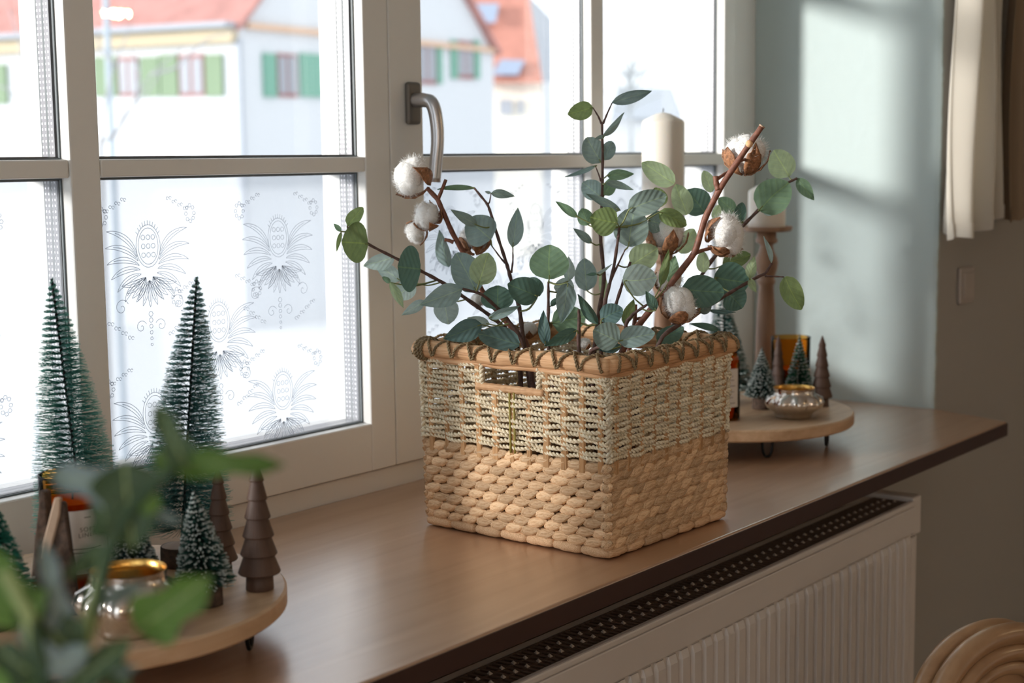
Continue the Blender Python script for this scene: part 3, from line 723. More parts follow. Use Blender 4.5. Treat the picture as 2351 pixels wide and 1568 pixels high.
branch('eucalyptus branch with pale and teal leaves drooping left over the basket rim', [
    ('A', [(1460, 1430, 2.22), (1300, 1220, 2.21), (1150, 1080, 2.19), (1010, 1045, 2.18)], 1)],
    [('A', 1010, 1045, 708, 1160, 150, 'blue', 2.18, -.02), ('A', 740, 1130, 572, 1235, 72, 'pale', 2.20, -.01), ('A', 1110, 1065, 965, 785, 205, 'blue', 2.21, .01),
     ('A', 1125, 1012, 1195, 785, 178, 'light', 2.18, .0), ('A', 1265, 1195, 1262, 1020, 215, 'dark', 2.21, .0), ('A', 1195, 1255, 1422, 1168, 62, 'blue', 2.14, .0),
     ('A', 1150, 1300, 872, 1405, 148, 'teal', 2.135, -.01), ('A', 1418, 1440, 1120, 1365, 155, 'teal', 2.12, -.01), ('A', 1200, 1300, 1040, 1255, 75, 'pale', 2.22, .01)], R_(-.06, -.01))
branch('slender eucalyptus branch leaning left with narrow upright leaves', [
    ('A', [(1440, 1350, 2.26), (1420, 1180, 2.27), (1355, 965, 2.28), (1330, 870, 2.28), (1270, 690, 2.28), (1210, 490, 2.28), (1190, 435, 2.28), (1095, 320, 2.28)], 1),
    ('A', [(1360, 930, 2.28), (1372, 850, 2.28), (1372, 750, 2.28)], .5), ('A', [(1318, 860, 2.28), (1290, 830, 2.28), (1220, 735, 2.28)], .5), ('A', [(1190, 440, 2.28), (1205, 420, 2.28), (1215, 358, 2.28)], .4)],
    [('A', 905, 895, 835, 630, 98, 'blue', 2.29, .01), ('A', 1215, 690, 1050, 545, 225, 'blue', 2.27, .01), ('A', 1120, 590, 925, 475, 72, 'gray', 2.26, -.01),
     ('A', 1370, 745, 1408, 460, 106, 'blue', 2.28, .0), ('A', 1095, 315, 820, 325, 38, 'green', 2.28, .02), ('A', 1215, 355, 1385, 378, 60, 'gray', 2.28, .0), ('A', 1215, 355, 1170, 345, 20, 'gray', 2.28, .0),
     ('A', 1555, 1100, 1338, 1010, 185, 'dark', 2.20, -.01), ('A', 1555, 1095, 1490, 962, 125, 'dark', 2.21, .01)], R_(-.03, .03))
branch('tallest upright eucalyptus branch in the middle of the basket', [
    ('B', [(790, 2300, 2.28), (860, 1900, 2.28), (815, 1500, 2.28), (830, 1250, 2.28), (838, 1000, 2.28), (840, 700, 2.28), (835, 425, 2.28)], 1),
    ('B', [(830, 430, 2.28), (800, 360, 2.28), (750, 280, 2.28)], .5), ('B', [(845, 430, 2.28), (885, 330, 2.28), (930, 232, 2.28)], .5), ('B', [(825, 975, 2.28), (800, 900, 2.28), (772, 830, 2.28)], .4)],
    [('B', 745, 275, 512, 340, 158, 'olive', 2.28, .0), ('B', 930, 228, 1308, 118, 110, 'blue', 2.28, .01), ('B', 850, 555, 1048, 332, 62, 'gray', 2.265, .0), ('B', 850, 545, 765, 572, 36, 'gray', 2.265, .0),
     ('B', 825, 795, 685, 560, 205, 'gray', 2.30, .0), ('B', 852, 765, 935, 592, 128, 'blue', 2.30, .01), ('B', 785, 825, 480, 935, 42, 'blue', 2.28, .02), ('B', 880, 920, 1140, 905, 95, 'green', 2.27, .0),
     ('B', 815, 1115, 650, 985, 180, 'blue', 2.31, .0), ('B', 852, 1110, 955, 940, 118, 'green', 2.31, .01), ('B', 870, 985, 1135, 1050, 68, 'gray', 2.26, .0), ('B', 1008, 1250, 678, 1090, 78, 'gray', 2.26, .01),
     ('B', 740, 1560, 562, 1420, 74, 'gray', 2.26, .0), ('C', 790, 795, 765, 442, 225, 'blue', 2.32, .0), ('C', 1000, 890, 950, 555, 95, 'light', 2.33, .0), ('C', 900, 615, 1078, 508, 30, 'pale', 2.25, .0), ('C', 905, 612, 788, 622, 34, 'dark', 2.25, .0)], R_(.0, .0))
branch('eucalyptus branch beside the tallest one with broad dark leaves', [
    ('C', [(950, 1300, 2.20), (970, 1050, 2.21), (1010, 850, 2.21), (1090, 550, 2.21), (1140, 200, 2.21), (1150, 100, 2.21)], 1), ('C', [(1050, 700, 2.21), (1150, 480, 2.21), (1215, 345, 2.21)], .5)],
    [('B', 605, 1315, 393, 1163, 74, 'green', 2.22, .0), ('B', 700, 1392, 645, 1232, 140, 'green', 2.23, .0), ('B', 980, 1370, 722, 1320, 255, 'olive', 2.20, .0), ('B', 1088, 1240, 1445, 1105, 215, 'gray', 2.19, .0),
     ('B', 1085, 1590, 1140, 1215, 305, 'gray', 2.215, .0), ('B', 1390, 1220, 1340, 1035, 160, 'olive', 2.25, .0), ('B', 1275, 1345, 1430, 1390, 200, 'gray', 2.23, .0), ('B', 1380, 1262, 1640, 1390, 150, 'olive', 2.21, .0),
     ('C', 1280, 520, 1565, 330, 270, 'light', 2.23, .0)], R_(.0, -.04))
branch('short eucalyptus branch with one big round leaf at the front left', [
    ('C', [(365, 1400, 2.19), (375, 1000, 2.19), (375, 700, 2.19)], 1)],
    [('C', 385, 668, 380, 292, 395, 'green', 2.18, .0), ('C', 600, 690, 600, 422, 120, 'pale', 2.22, .0), ('C', 655, 755, 435, 760, 190, 'pale', 2.225, .0), ('C', 592, 703, 520, 1148, 205, 'blue', 2.16, -.01),
     ('C', 420, 1150, 785, 1075, 285, 'green', 2.20, .0), ('C', 345, 1390, 318, 1010, 122, 'teal', 2.17, .0), ('C', 400, 965, 502, 858, 60, 'dark', 2.20, .0)], R_(-.05, -.03))
branch('low eucalyptus sprig with dusty blue leaves resting on the front rim', [
    ('C', [(700, 1440, 2.14), (712, 1080, 2.15), (705, 1000, 2.15)], 1), ('C', [(820, 1460, 2.14), (900, 1420, 2.12), (1000, 1400, 2.10)], 1)],
    [('C', 912, 1165, 688, 838, 112, 'dark', 2.15, .0), ('C', 692, 1225, 335, 1400, 135, 'dark', 2.13, -.01), ('C', 950, 1110, 1185, 985, 215, 'teal', 2.12, .0), ('C', 1140, 1345, 865, 1225, 290, 'gray', 2.095, .0),
     ('C', 1145, 1345, 1538, 1255, 215, 'blue', 2.10, .0), ('C', 1175, 1400, 925, 1445, 95, 'teal', 2.13, .0), ('C', 1180, 1300, 1335, 1190, 120, 'gray', 2.16, .0)], R_(-.02, -.07))
branch('eucalyptus branch in the centre right carrying a pale round leaf', [
    ('C', [(1090, 1100, 2.24), (1100, 980, 2.23), (1180, 730, 2.22), (1270, 480, 2.22)], 1), ('C', [(1210, 1160, 2.20), (1300, 1050, 2.19), (1480, 930, 2.18)], 1)],
    [('C', 1190, 690, 1562, 665, 320, 'pale', 2.17, .0), ('C', 1602, 742, 1692, 348, 95, 'olive', 2.18, .0), ('C', 1690, 700, 1765, 415, 140, 'green', 2.20, .0), ('C', 1200, 1155, 1312, 888, 118, 'olive', 2.22, .0),
     ('C', 1552, 1012, 1438, 798, 105, 'dark', 2.17, .0), ('B', 1520, 995, 1215, 795, 185, 'light', 2.26, .0), ('B', 1640, 1292, 1530, 1005, 180, 'light', 2.27, .0), ('D', 500, 645, 375, 490, 175, 'dark', 2.30, .0),
     ('D', 545, 505, 490, 360, 82, 'light', 2.31, .0), ('D', 330, 918, 425, 755, 115, 'light', 2.28, .0), ('D', 490, 1052, 485, 905, 82, 'light', 2.30, .0), ('D', 560, 692, 592, 592, 58, 'light', 2.30, .0)], R_(.03, -.03))
branch('eucalyptus branch reaching up to the right past the short candle', [
    ('D', [(330, 1300, 2.30), (540, 970, 2.32), (750, 740, 2.33), (880, 610, 2.33), (1000, 480, 2.33), (1075, 435, 2.33), (1125, 412, 2.33)], 1)],
    [('D', 1068, 400, 965, 222, 168, 'light', 2.35, .0), ('D', 868, 622, 1065, 430, 222, 'green', 2.32, .0), ('D', 1125, 412, 1240, 562, 84, 'green', 2.33, .0), ('D', 900, 612, 962, 658, 62, 'pale', 2.34, .0),
     ('D', 700, 645, 592, 545, 95, 'green', 2.34, .0), ('D', 735, 708, 752, 575, 76, 'dark', 2.33, .0), ('D', 620, 1002, 808, 932, 105, 'olive', 2.31, .0)], R_(.05, .0))
branch('eucalyptus branch stretching low to the right over the basket corner', [
    ('D', [(170, 1500, 2.20), (420, 1350, 2.22), (540, 1270, 2.23), (700, 1170, 2.24), (860, 1080, 2.25), (910, 1060, 2.25), (955, 985, 2.25)], 1), ('D', [(905, 1075, 2.25), (960, 1078, 2.25), (1035, 1082, 2.25)], .5)],
    [('D', 345, 1165, 630, 1190, 205, 'dark', 2.20, .0), ('D', 560, 1085, 800, 1125, 235, 'dark', 2.27, .0), ('D', 655, 1190, 755, 1292, 165, 'dark', 2.26, .0), ('D', 800, 1092, 832, 942, 68, 'light', 2.24, .0),
     ('D', 800, 1092, 846, 1188, 48, 'light', 2.24, .0), ('D', 1038, 1085, 1150, 1308, 135, 'olive', 2.25, .0), ('D', 955, 985, 902, 803, 34, 'pale', 2.25, .0), ('D', 600, 1440, 393, 1398, 44, 'dark', 2.28, .0),
     ('D', 460, 1322, 535, 1248, 85, 'gray', 2.22, .0), ('D', 520, 1310, 705, 1325, 28, 'teal', 2.23, .0), ('C', 1560, 1340, 1855, 1205, 190, 'dark', 2.24, .0)], R_(.04, -.05))

# cotton
def boll(parent, c, r, up, seed, bracts=5, half=False):
    """cotton boll: locks of fluff in a cup of dry bracts"""
    rng = np.random.RandomState(seed); up = np.array(up, float); up /= np.linalg.norm(up)
    a = np.cross(up, [0, .3, 1.]); a /= np.linalg.norm(a); b = np.cross(up, a)
    c = np.array(c); n = 5
    for k in range(n):
        th = 2 * math.pi * k / n + rng.rand() * .4
        d = math.cos(th) * a + math.sin(th) * b
        p = c + d * r * .40 + up * r * rng.uniform(-.05, .2)
        e = np.array([.58, .58, .66]) * r * rng.uniform(.92, 1.08)
        lk = MB().ell(p, e, 16, 12, None, .085, seed * 7 + k).build('cotton_lock', MT['cotton'], parent, True)
        fz = MB()
        for _ in range(760):
            q = rng.randn(3); q /= np.linalg.norm(q)
            if q @ (p - c) < -.3 * r: continue
            s0 = p + q * e * .97; t_ = q + rng.randn(3) * .75; t_ /= np.linalg.norm(t_)
            l = r * rng.uniform(.10, .34); m_ = s0 + t_ * l * .6 + q * l * .15; s1 = s0 + t_ * l + rng.randn(3) * l * .25
            sd = np.cross(t_, q); sd = sd / (np.linalg.norm(sd) + 1e-9) * .00017
            fz.add([s0 - sd, s0 + sd, m_ + sd, m_ - sd, s1], [(0, 1, 2, 3), (3, 2, 4)])
        fz.build('fuzz', MT['fuzz'], lk)['kind'] = 'stuff'
    p = c + up * r * .3; MB().ell(p, np.array([.6, .6, .6]) * r, 16, 12, None, .05, seed * 7 + 9).build('cotton_lock', MT['cotton'], parent, True)
    for k in range(bracts):
        th = 2 * math.pi * (k + .5) / bracts; v = []; nn, mm = 8, 4
        for i in range(nn + 1):
            t = i / nn; ph = -1.45 + t * rng.uniform(1.45, 1.85)
            wd = .5 * math.sin(math.pi * min(1, t * .86 + .14)) ** .8
            for j in range(mm + 1):
                s_ = (2 * j / mm - 1); az = th + s_ * wd * .95
                rr = r * (1.0 + .14 * t ** 2 + .05 * abs(s_)) * (1 + .02 * rng.randn())
                dd = math.cos(ph) * (math.cos(az) * a + math.sin(az) * b) + math.sin(ph) * up
                v.append(c + dd * rr)
        f = [(i * 5 + j, (i + 1) * 5 + j, (i + 1) * 5 + j + 1, i * 5 + j + 1) for i in range(nn) for j in range(mm)]
        o = MB().add(v, f).build('bract', MT['bract'], parent, True)
        m = o.modifiers.new('thick', 'SOLIDIFY'); m.thickness = .0012
def cotton(label, stems, bolls, root, r0, cut=None):
    t = thing('cotton_branch', root, label, 'branch', 'cotton stems in the basket')
    for c, pts, k in stems:
        P = [at(*px(c, x, y), d) for x, y, d in pts]
        if k >= 1: P = [np.array(root)] + P
        Q = smooth_path(P, 6, 1); rr = np.linspace(r0, r0 * .82, len(Q)) * min(1, k) * (1 + .05 * np.sin(np.arange(len(Q)) * 1.3))
        MB().tube(Q, rr, 9).build('stem', MT['cottonstem'], t, True)
    for c, x, y, d, r, up, seed, nb in bolls:
        boll(t, at(*px(c, x, y), d), r * CR[c][2] * d / F, up, seed, nb)
    return t
RT, UPV, TOW = M[0], -M[1], -M[2]     # image right, up, towards viewer as world vectors
cv = lambda x, y, z: x * RT + y * UPV + z * TOW
c1 = cotton('cotton stem with fluffy white bolls leaning left towards the window handle', [
    ('A', [(1480, 1420, 2.33), (1300, 1260, 2.33), (1150, 1060, 2.32), (1010, 775, 2.30), (930, 630, 2.29), (870, 490, 2.28), (830, 400, 2.28), (755, 320, 2.28)], 1),
    ('A', [(832, 400, 2.28), (850, 360, 2.28), (890, 258, 2.28)], .7), ('A', [(945, 710, 2.29), (915, 697, 2.29), (880, 690, 2.29)], .7), ('A', [(1000, 770, 2.30), (1050, 760, 2.31), (1090, 730, 2.31)], .6), ('A', [(860, 480, 2.28), (835, 530, 2.28), (800, 570, 2.28)], .6)],
    [('A', 640, 235, 2.285, 142, cv(-.8, .35, .35), 1, 3), ('A', 755, 520, 2.28, 98, cv(-.35, .5, .75), 2, 5), ('A', 672, 640, 2.31, 78, cv(-.6, -.5, .2), 3, 2), ('A', 1095, 690, 2.32, 105, cv(-.1, .9, -.2), 4, 5), ('A', 1120, 1130, 2.30, 52, cv(-.3, .6, .5), 5, 2)], R_(.0, .06), .0045)
c2 = cotton('thick reddish cotton stem with cut end rising to the upper right', [
    ('D', [(-60, 1560, 2.21), (40, 1420, 2.21), (250, 1150, 2.20), (430, 920, 2.19), (500, 680, 2.18), (600, 480, 2.17), (760, 240, 2.16), (885, 60, 2.15)], 1),
    ('D', [(590, 490, 2.17), (575, 450, 2.17), (570, 398, 2.17)], .9), ('D', [(585, 415, 2.17), (630, 385, 2.18), (672, 358, 2.20)], .5), ('D', [(425, 925, 2.19), (470, 905, 2.20), (540, 885, 2.21)], .6), ('D', [(210, 930, 2.24), (215, 1010, 2.24), (225, 1100, 2.23)], .7), ('D', [(260, 1350, 2.22), (280, 1310, 2.22), (300, 1290, 2.22)], .6), ('D', [(740, 290, 2.165), (770, 285, 2.19), (780, 270, 2.21)], .5)],
    [('D', 775, 240, 2.215, 142, cv(.05, .90, .05), 6, 5), ('D', 645, 800, 2.23, 138, cv(.75, .35, .45), 7, 4), ('D', 235, 800, 2.25, 128, cv(.12, .95, .1), 8, 5), ('D', 325, 1262, 2.20, 128, cv(.45, .75, .35), 9, 4), ('D', 255, 1110, 2.28, 88, cv(.2, .6, .3), 11, 3)], R_(-.01, -.02), .0052)
MB().tube([at(*px('D', 883, 63), 2.1505), at(*px('D', 889, 54), 2.150)], .0046, 9).build('cut_end', MT['cutwood'], c2, True)
MB().ell(at(*px('D', 800, 178), 2.154), (.0055, .0055, .0055), 9, 6).build('knob', MT['rim'], c2, True)
c3 = cotton('short cut cotton twigs standing low behind the front rim', [
    ('C', [(1300, 1250, 2.24), (1320, 1100, 2.24), (1325, 945, 2.24)], 1), ('C', [(1320, 1110, 2.24), (1370, 1095, 2.24), (1420, 1085, 2.24)], .7)], [('C', 775, 1370, 2.19, 62, cv(0, .9, .3), 10, 2), ('C', 160, 1220, 2.30, 90, cv(0, .9, .3), 12, 3)], R_(.03, -.01), .0036)

# ------------------------------------------------------------------ trays
def tray(cx, cy, R, label, angs):
    t = thing('round_tray', (cx, cy, 0), label, 'tray', 'trays on the windowsill')
    zt, zb = .060, .0375
    MB().lathe([(0, zb), (R - .003, zb), (R, zb + .003), (R, zt - .003), (R - .003, zt), (0, zt)], (cx, cy, 0), 96, cap=False).build('top', MT['tray'], t, False)
    for a in angs:
        x, y = cx + .190 * math.cos(a), cy + .190 * math.sin(a)
        tx, ty = -math.sin(a) * .011, math.cos(a) * .011
        pts = [(x - tx, y - ty, zb), (x - tx * .8, y - ty * .8, .012), (x - tx * .4, y - ty * .4, .0035), (x, y, .0026), (x + tx * .4, y + ty * .4, .0035), (x + tx * .8, y + ty * .8, .012), (x + tx, y + ty, zb)]
        MB().tube(smooth_path(pts, 4, 1), .0026, 8).build('hairpin_leg', MT['blackmetal'], t, True)
    return t
TRL = (1.022, 1.415); TRR = (2.545, 1.444)
aL = math.atan2(1.253 - TRL[1], 1.117 - TRL[0]); aR = math.atan2(1.265 - TRR[1], 2.583 - TRR[0])
tray(*TRL, .226, 'round light wooden tray on black hairpin legs at the left end of the sill', [aL, aL + 2.094, aL - 2.094])
tray(*TRR, .236, 'round light wooden tray on black hairpin legs right of the basket', [aR, aR + 2.094, aR - 2.094, aR - .9])
ZTY = .0602

# ------------------------------------------------------------------ bottle brush trees
def brush_tree(base, h, R, label, group, n_turn=44, per=58, frost=.25, green=((.03, .13, .10), (.10, .33, .27)), lean=(0, 0), z0=.16, basewood=True, wire=.0017, seed=1, rb=.024, bw=.00042, power=.85):
    rng = np.random.RandomState(seed); base = np.array([base[0], base[1], ZTY])
    t = thing('bottle_brush_tree', base, label, 'decor tree', group)
    ax = lambda s: base + np.array([lean[0] * s * h, lean[1] * s * h, s * h])
    hb = .024 if basewood else .004
    if basewood:
        bm = MB().lathe([(rb * .98, 0), (rb, .004), (rb * .97, hb)], base, 20, mod=lambda a, r, z: 1 + .03 * math.sin(5 * a) + .02 * math.sin(11 * a + z * 300)).build('wood_base', MT['bark'], t, True)
        MB().lathe([(0, hb + .0002), (rb * .9, hb + .0002)], base, 20, cap=False).build('cut_face', MT['cutwood'], bm)
    MB().twist([ax(s) for s in np.linspace(hb / h, 1.0, 30)], wire, .008, 5, 4).build('wire_stem', MT['blackmetal'], t, True)
    v = []; f = []; c = []
    nb = n_turn * per
    for k in range(nb):
        turn = k / per; th = 2 * math.pi * (turn % 1) + rng.randn() * .05; s = z0 + (1 - z0) * (turn / n_turn)
        sn = (s - z0) / (1 - z0); rad_ = R * max(.03, (1 - sn) ** power) * rng.uniform(.88, 1.06)
        o = ax(s); d = np.array([math.cos(th), math.sin(th), rng.uniform(-.05, .13)])
        e = o + d * rad_; sd = np.array([-math.sin(th), math.cos(th), 0]) * bw; u = np.array([0, 0, bw])
        n0 = len(v)
        g = np.array(green[0]) * rng.uniform(.8, 1.2); g2 = np.array(green[1]) * rng.uniform(.8, 1.2)
        if rng.rand() < frost: g2 = np.array([.72, .78, .76]); e0 = .0008
        else: e0 = 0.
        m_ = o + d * rad_ * .72 + np.array([0, 0, rng.randn() * .0015])
        k2 = 1 + e0 / bw
        for p, w_, cc in ((o, 1., g * .5), (m_, 1., g * .9 + g2 * .1), (e, .9 if not e0 else 1.9, g2)):
            for q in (sd, -sd * .5 + u * .87, -sd * .5 - u * .87): v.append(p + q * w_); c.append((*cc, 1.))
        for i in (0, 3):
            for j in range(3): f.append((n0 + i + j, n0 + i + (j + 1) % 3, n0 + i + 3 + (j + 1) % 3, n0 + i + 3 + j))
        f.append((n0 + 6, n0 + 7, n0 + 8))
    MB().add(v, f, c).build('bristles', MT['bristle'], t)['kind'] = 'stuff'
    return t
P2 = lambda x, y: onz(x, y, ZTY)
def hgt(px_, py_, b): d = depth(b); return (at(px_, py_, d)[2] - b[2])
# left tray
b = P2(202, 1288); brush_tree(b, .352, .062, 'large green bottle brush tree leaning left, before the window bar', 'big brush trees', 44, 96, .10, lean=(-.076, .024), z0=.10, seed=2, bw=.00028, green=((.05, .27, .22), (.26, .66, .58)), power=.72)
b = P2(414, 1296); brush_tree(b, .352, .062, 'large upright green bottle brush tree in front of the frosted pane', 'big brush trees', 46, 100, .22, lean=(.068, -.062), z0=.12, seed=3, bw=.00028, green=((.05, .22, .21), (.24, .58, .54)), power=.72)
b = P2(308, 1368); brush_tree(b, .104, .035, 'small snowy brush tree right behind the left silver bowl', 'small brush trees', 17, 90, .5, seed=4, z0=.2, green=((.012, .045, .05), (.03, .10, .10)), rb=.017, bw=.0006, power=.8)
b = P2(478, 1388); brush_tree(b, .130, .035, 'small snowy brush tree on bark base near the left tray edge', 'small brush trees', 22, 90, .45, seed=5, z0=.17, lean=(-.08, .04), green=((.015, .06, .05), (.04, .14, .11)), rb=.0165, bw=.0006, power=.8)
b = P2(-12, 1440); brush_tree(b, .150, .048, 'green brush tree cut off by the left picture edge', 'small brush trees', 24, 90, .15, seed=6, z0=.17, green=((.015, .12, .08), (.05, .32, .24)), rb=.022, bw=.0006)
# right tray
b = P2(1660, 925); brush_tree(b, .225, .062, 'large frosted brush tree half hidden behind the basket', 'big brush trees', 32, 70, .45, seed=7, z0=.1, green=((.03, .12, .10), (.10, .26, .23)), bw=.0007)
b = P2(1748, 938); brush_tree(b, .118, .033, 'small grey green brush tree on bark base in front of the candlestick', 'small brush trees', 18, 84, .5, seed=8, z0=.2, green=((.015, .06, .05), (.05, .13, .11)), rb=.0185, bw=.0007)
b = P2(1834, 930); brush_tree(b, .138, .031, 'small bright green brush tree in front of the right amber jar', 'small brush trees', 18, 84, .3, seed=9, z0=.17, green=((.01, .09, .05), (.04, .22, .13)), rb=.016, bw=.0007)

# ------------------------------------------------------------------ turned wooden trees
def wood_tree(base, h, R, label, mat='darkwood', tiers=6, soft=False):
    base = np.array([base[0], base[1], ZTY]); t = thing('wooden_tree', base, label, 'decor tree', 'turned wooden trees')
    tr = .13 * h
    MB().lathe([(R * .64, 0), (R * .66, .001), (R * .62, tr + .001)], base, 24).build('trunk', MT[mat], t, True)
    z = tr; hh = (h - tr) / tiers
    for k in range(tiers):
        r0 = R * (1 - k / tiers * .78); r1 = R * (1 - (k + 1) / tiers * .78) * .80
        if k == tiers - 1: r1 = R * .05
        MB().lathe([(r1 * .5, z), (r0 * .95, z), (r0, z + .0015), (r1, z + hh + .0005)], base, 28).build('tier', MT[mat], t, False)
        z += hh
    return t
b = P2(597, 1352); wood_tree(b, .148, .0245, 'dark tiered wooden tree at the right edge of the left tray')
b = P2(508, 1316); wood_tree(b, .128, .0205, 'lighter tiered wooden tree behind the small snowy brush tree')
b = P2(1786, 926); wood_tree(b, .135, .0185, 'tiered wooden tree standing before the right amber jar, left of the bright green brush')
b = P2(1886, 932); wood_tree(b, .138, .0215, 'dark tiered wooden tree at the right edge of the right tray')
# rustic split log tree left
b = P2(120, 1415); b = np.array([b[0], b[1], ZTY]); t = thing('split_log_tree', b, 'rustic split log tree with pale cut edge beside the left amber jar', 'decor tree')
d0 = depth(b)
def slab(name, q, dd, th, mat):
    q = [at(x, y, dd) for x, y in q]; back = M[2] * th; mb = MB(); n = len(q)
    mb.add(q + [p + back for p in q], [tuple(range(n))[::-1], tuple(range(n, 2 * n))] + [(i, (i + 1) % n, n + (i + 1) % n, n + i) for i in range(n)])
    return bevel(mb.build(name, MT[mat], t), .002)
slab('bark_side', [(92, 1125), (104, 1130), (112, 1240), (170, 1405), (176, 1432), (62, 1432), (78, 1240)], d0 + .012, .022, 'bark')
slab('cut_face', [(124, 1142), (140, 1142), (138, 1180), (112, 1284), (90, 1284), (96, 1250)], d0 + .002, .008, 'cutwood')
slab('bark_edge', [(140, 1150), (148, 1156), (180, 1400), (180, 1432), (120, 1432), (112, 1286)], d0 + .004, .012, 'bark')

# ------------------------------------------------------------------ jars, bowls, candles
def textmesh(txt, size):
    cu = bpy.data.curves.new('t', 'FONT'); cu.body = txt; cu.size = size; cu.align_x = 'CENTER'; cu.space_character = 1.15
    o = bpy.data.objects.new('t', cu); COL.objects.link(o); dg = bpy.context.evaluated_depsgraph_get()
    me = bpy.data.meshes.new_from_object(o.evaluated_get(dg)); v = [tuple(p.co) for p in me.vertices]; f = [tuple(p.vertices) for p in me.polygons]
    bpy.data.objects.remove(o); bpy.data.curves.remove(cu); bpy.data.meshes.remove(me); return v, f
def amber_jar(base, R, h, label, wax_z, lab, facing, words=True, shoulder=False):
    base = np.array([base[0], base[1], ZTY]); t = thing('amber_candle_jar', base, label, 'candle jar', 'amber glass jars')
    pr = [(R * .9, 0), (R, .004), (R, h - .004), (R + .0008, h)]
    if shoulder: pr = [(R * .9, 0), (R, .004), (R, h * .74), (R * .96, h * .80), (R * .80, h * .84), (R * .78, h)]
    ri = [(max(0, r - .0026), max(.004, z)) for r, z in pr[::-1]]
    MB().lathe(pr + ri + [(0, .004)], base, 48, cap=False).build('glass', MT['amber'], t, True)
    MB().lathe([(0, .0045), (R - .0032, .0045), (R - .0032, wax_z), (0, wax_z)], base, 40, cap=False).build('wax', MT['amberwax'], t, False)
    MB().tube([base + [0, 0, wax_z], base + [.001, 0, wax_z + .012]], .0012, 6).build('wick', MT['wick'], t)
    a0, a1, z0, z1 = lab; n = 20; v = []
    for i in range(n + 1):
        a = facing + a0 + (a1 - a0) * i / n
        for z in (z0, z1): v.append((base[0] + (R + .0006) * math.cos(a), base[1] + (R + .0006) * math.sin(a), base[2] + z))
    lb = MB().add(v, [(2 * i, 2 * i + 2, 2 * i + 3, 2 * i + 1) for i in range(n)]).build('label', MT['label'], t, True)
    def wrap(vv, zc, nm, ff, sh=0.):
        mb = MB(); mb.add([(base[0] + (R + .001) * math.cos(facing + sh + x / R), base[1] + (R + .001) * math.sin(facing + sh + x / R), base[2] + zc + y) for x, y, _ in vv], ff); mb.build(nm, MT['ink'], lb)
    zc = (z0 + z1) / 2; hh = z1 - z0; sh = (a0 + a1) / 2
    if words:
        for w_, dz in (('SOFT', .17), ('LINEN', .08)): vv, ff = textmesh(w_, hh * .095); wrap(vv, zc + hh * dz, 'lettering', ff, sh)
    for dz, wd in ((-.10, .55), (-.16, .60), (-.40, .42), (.38, .12)) if words else ((.3, .5), (.2, .6), (.05, .7), (-.1, .6), (-.25, .5), (-.4, .7)):
        wl = (a1 - a0) * R * wd / 2; vv = []; ff = []
        for i in range(9): vv += [(-wl + 2 * wl * i / 8, 0, 0), (-wl + 2 * wl * i / 8, hh * .014, 0)]
        wrap(vv, zc + hh * dz, 'print_line', [(2 * i, 2 * i + 2, 2 * i + 3, 2 * i + 1) for i in range(8)], sh)
    return t
toc = lambda b: math.atan2(-b[1], -b[0])
b = P2(176, 1352); amber_jar(b, .0370, .137, 'amber glass candle jar with paper label among the left tray trees', .106, (-.42, 1.25, .026, .100), toc(b))
b = P2(1814, 918); amber_jar(b, .0390, .128, 'amber glass candle jar standing on the right tray behind small trees', .065, (.35, 1.9, .02, .066), toc(b), words=False)
b = P2(1668, 962); amber_jar(b, .0245, .138, 'slim amber bottle with white label at the right basket corner', .118, (-.9, .95, .026, .098), toc(b), words=False, shoulder=True)
def silver_bowl(base, R, h, label):
    base = np.array([base[0], base[1], ZTY]); t = thing('silver_candle_bowl', base, label, 'candle holder', 'mercury glass bowls')
    pr = [(0, 0), (R * .62, 0), (R * .66, .003), (R * .66, h * .10), (R * .70, h * .17), (R * .93, h * .36), (R, h * .52), (R * .93, h * .68), (R * .76, h * .80), (R * .72, h * .85), (R * .74, h * .95), (R * .745, h)]
    lob = lambda a, r, z: 1 + (.17 * abs(math.sin(4.5 * a)) - .09 if h * .17 < z < h * .78 else 0)
    MB().lathe(pr, base, 96, lob, cap=False).build('body', MT['silver'], t, True)
    MB().lathe([(R * .735, h), (R * .70, h * .97), (R * .70, h * .80), (R * .86, h * .6), (R * .8, h * .3), (R * .5, h * .12), (0, h * .12)], base, 64, cap=False).build('lining', MT['gold'], t, True)
    cup = MB().lathe([(.017, 0), (.019, .001), (.019, .014), (.0, .013)], base + [0, 0, h * .125], 24).build('tealight', MT['candle'], t, False)
    return t
b = P2(300, 1448); silver_bowl(b, .0540, .067, 'silver mercury glass bowl with gold inside at the front of the left tray')
b = P2(1822, 957); silver_bowl(b, .0530, .056, 'silver mercury glass bowl with gold inside at the front of the right tray')

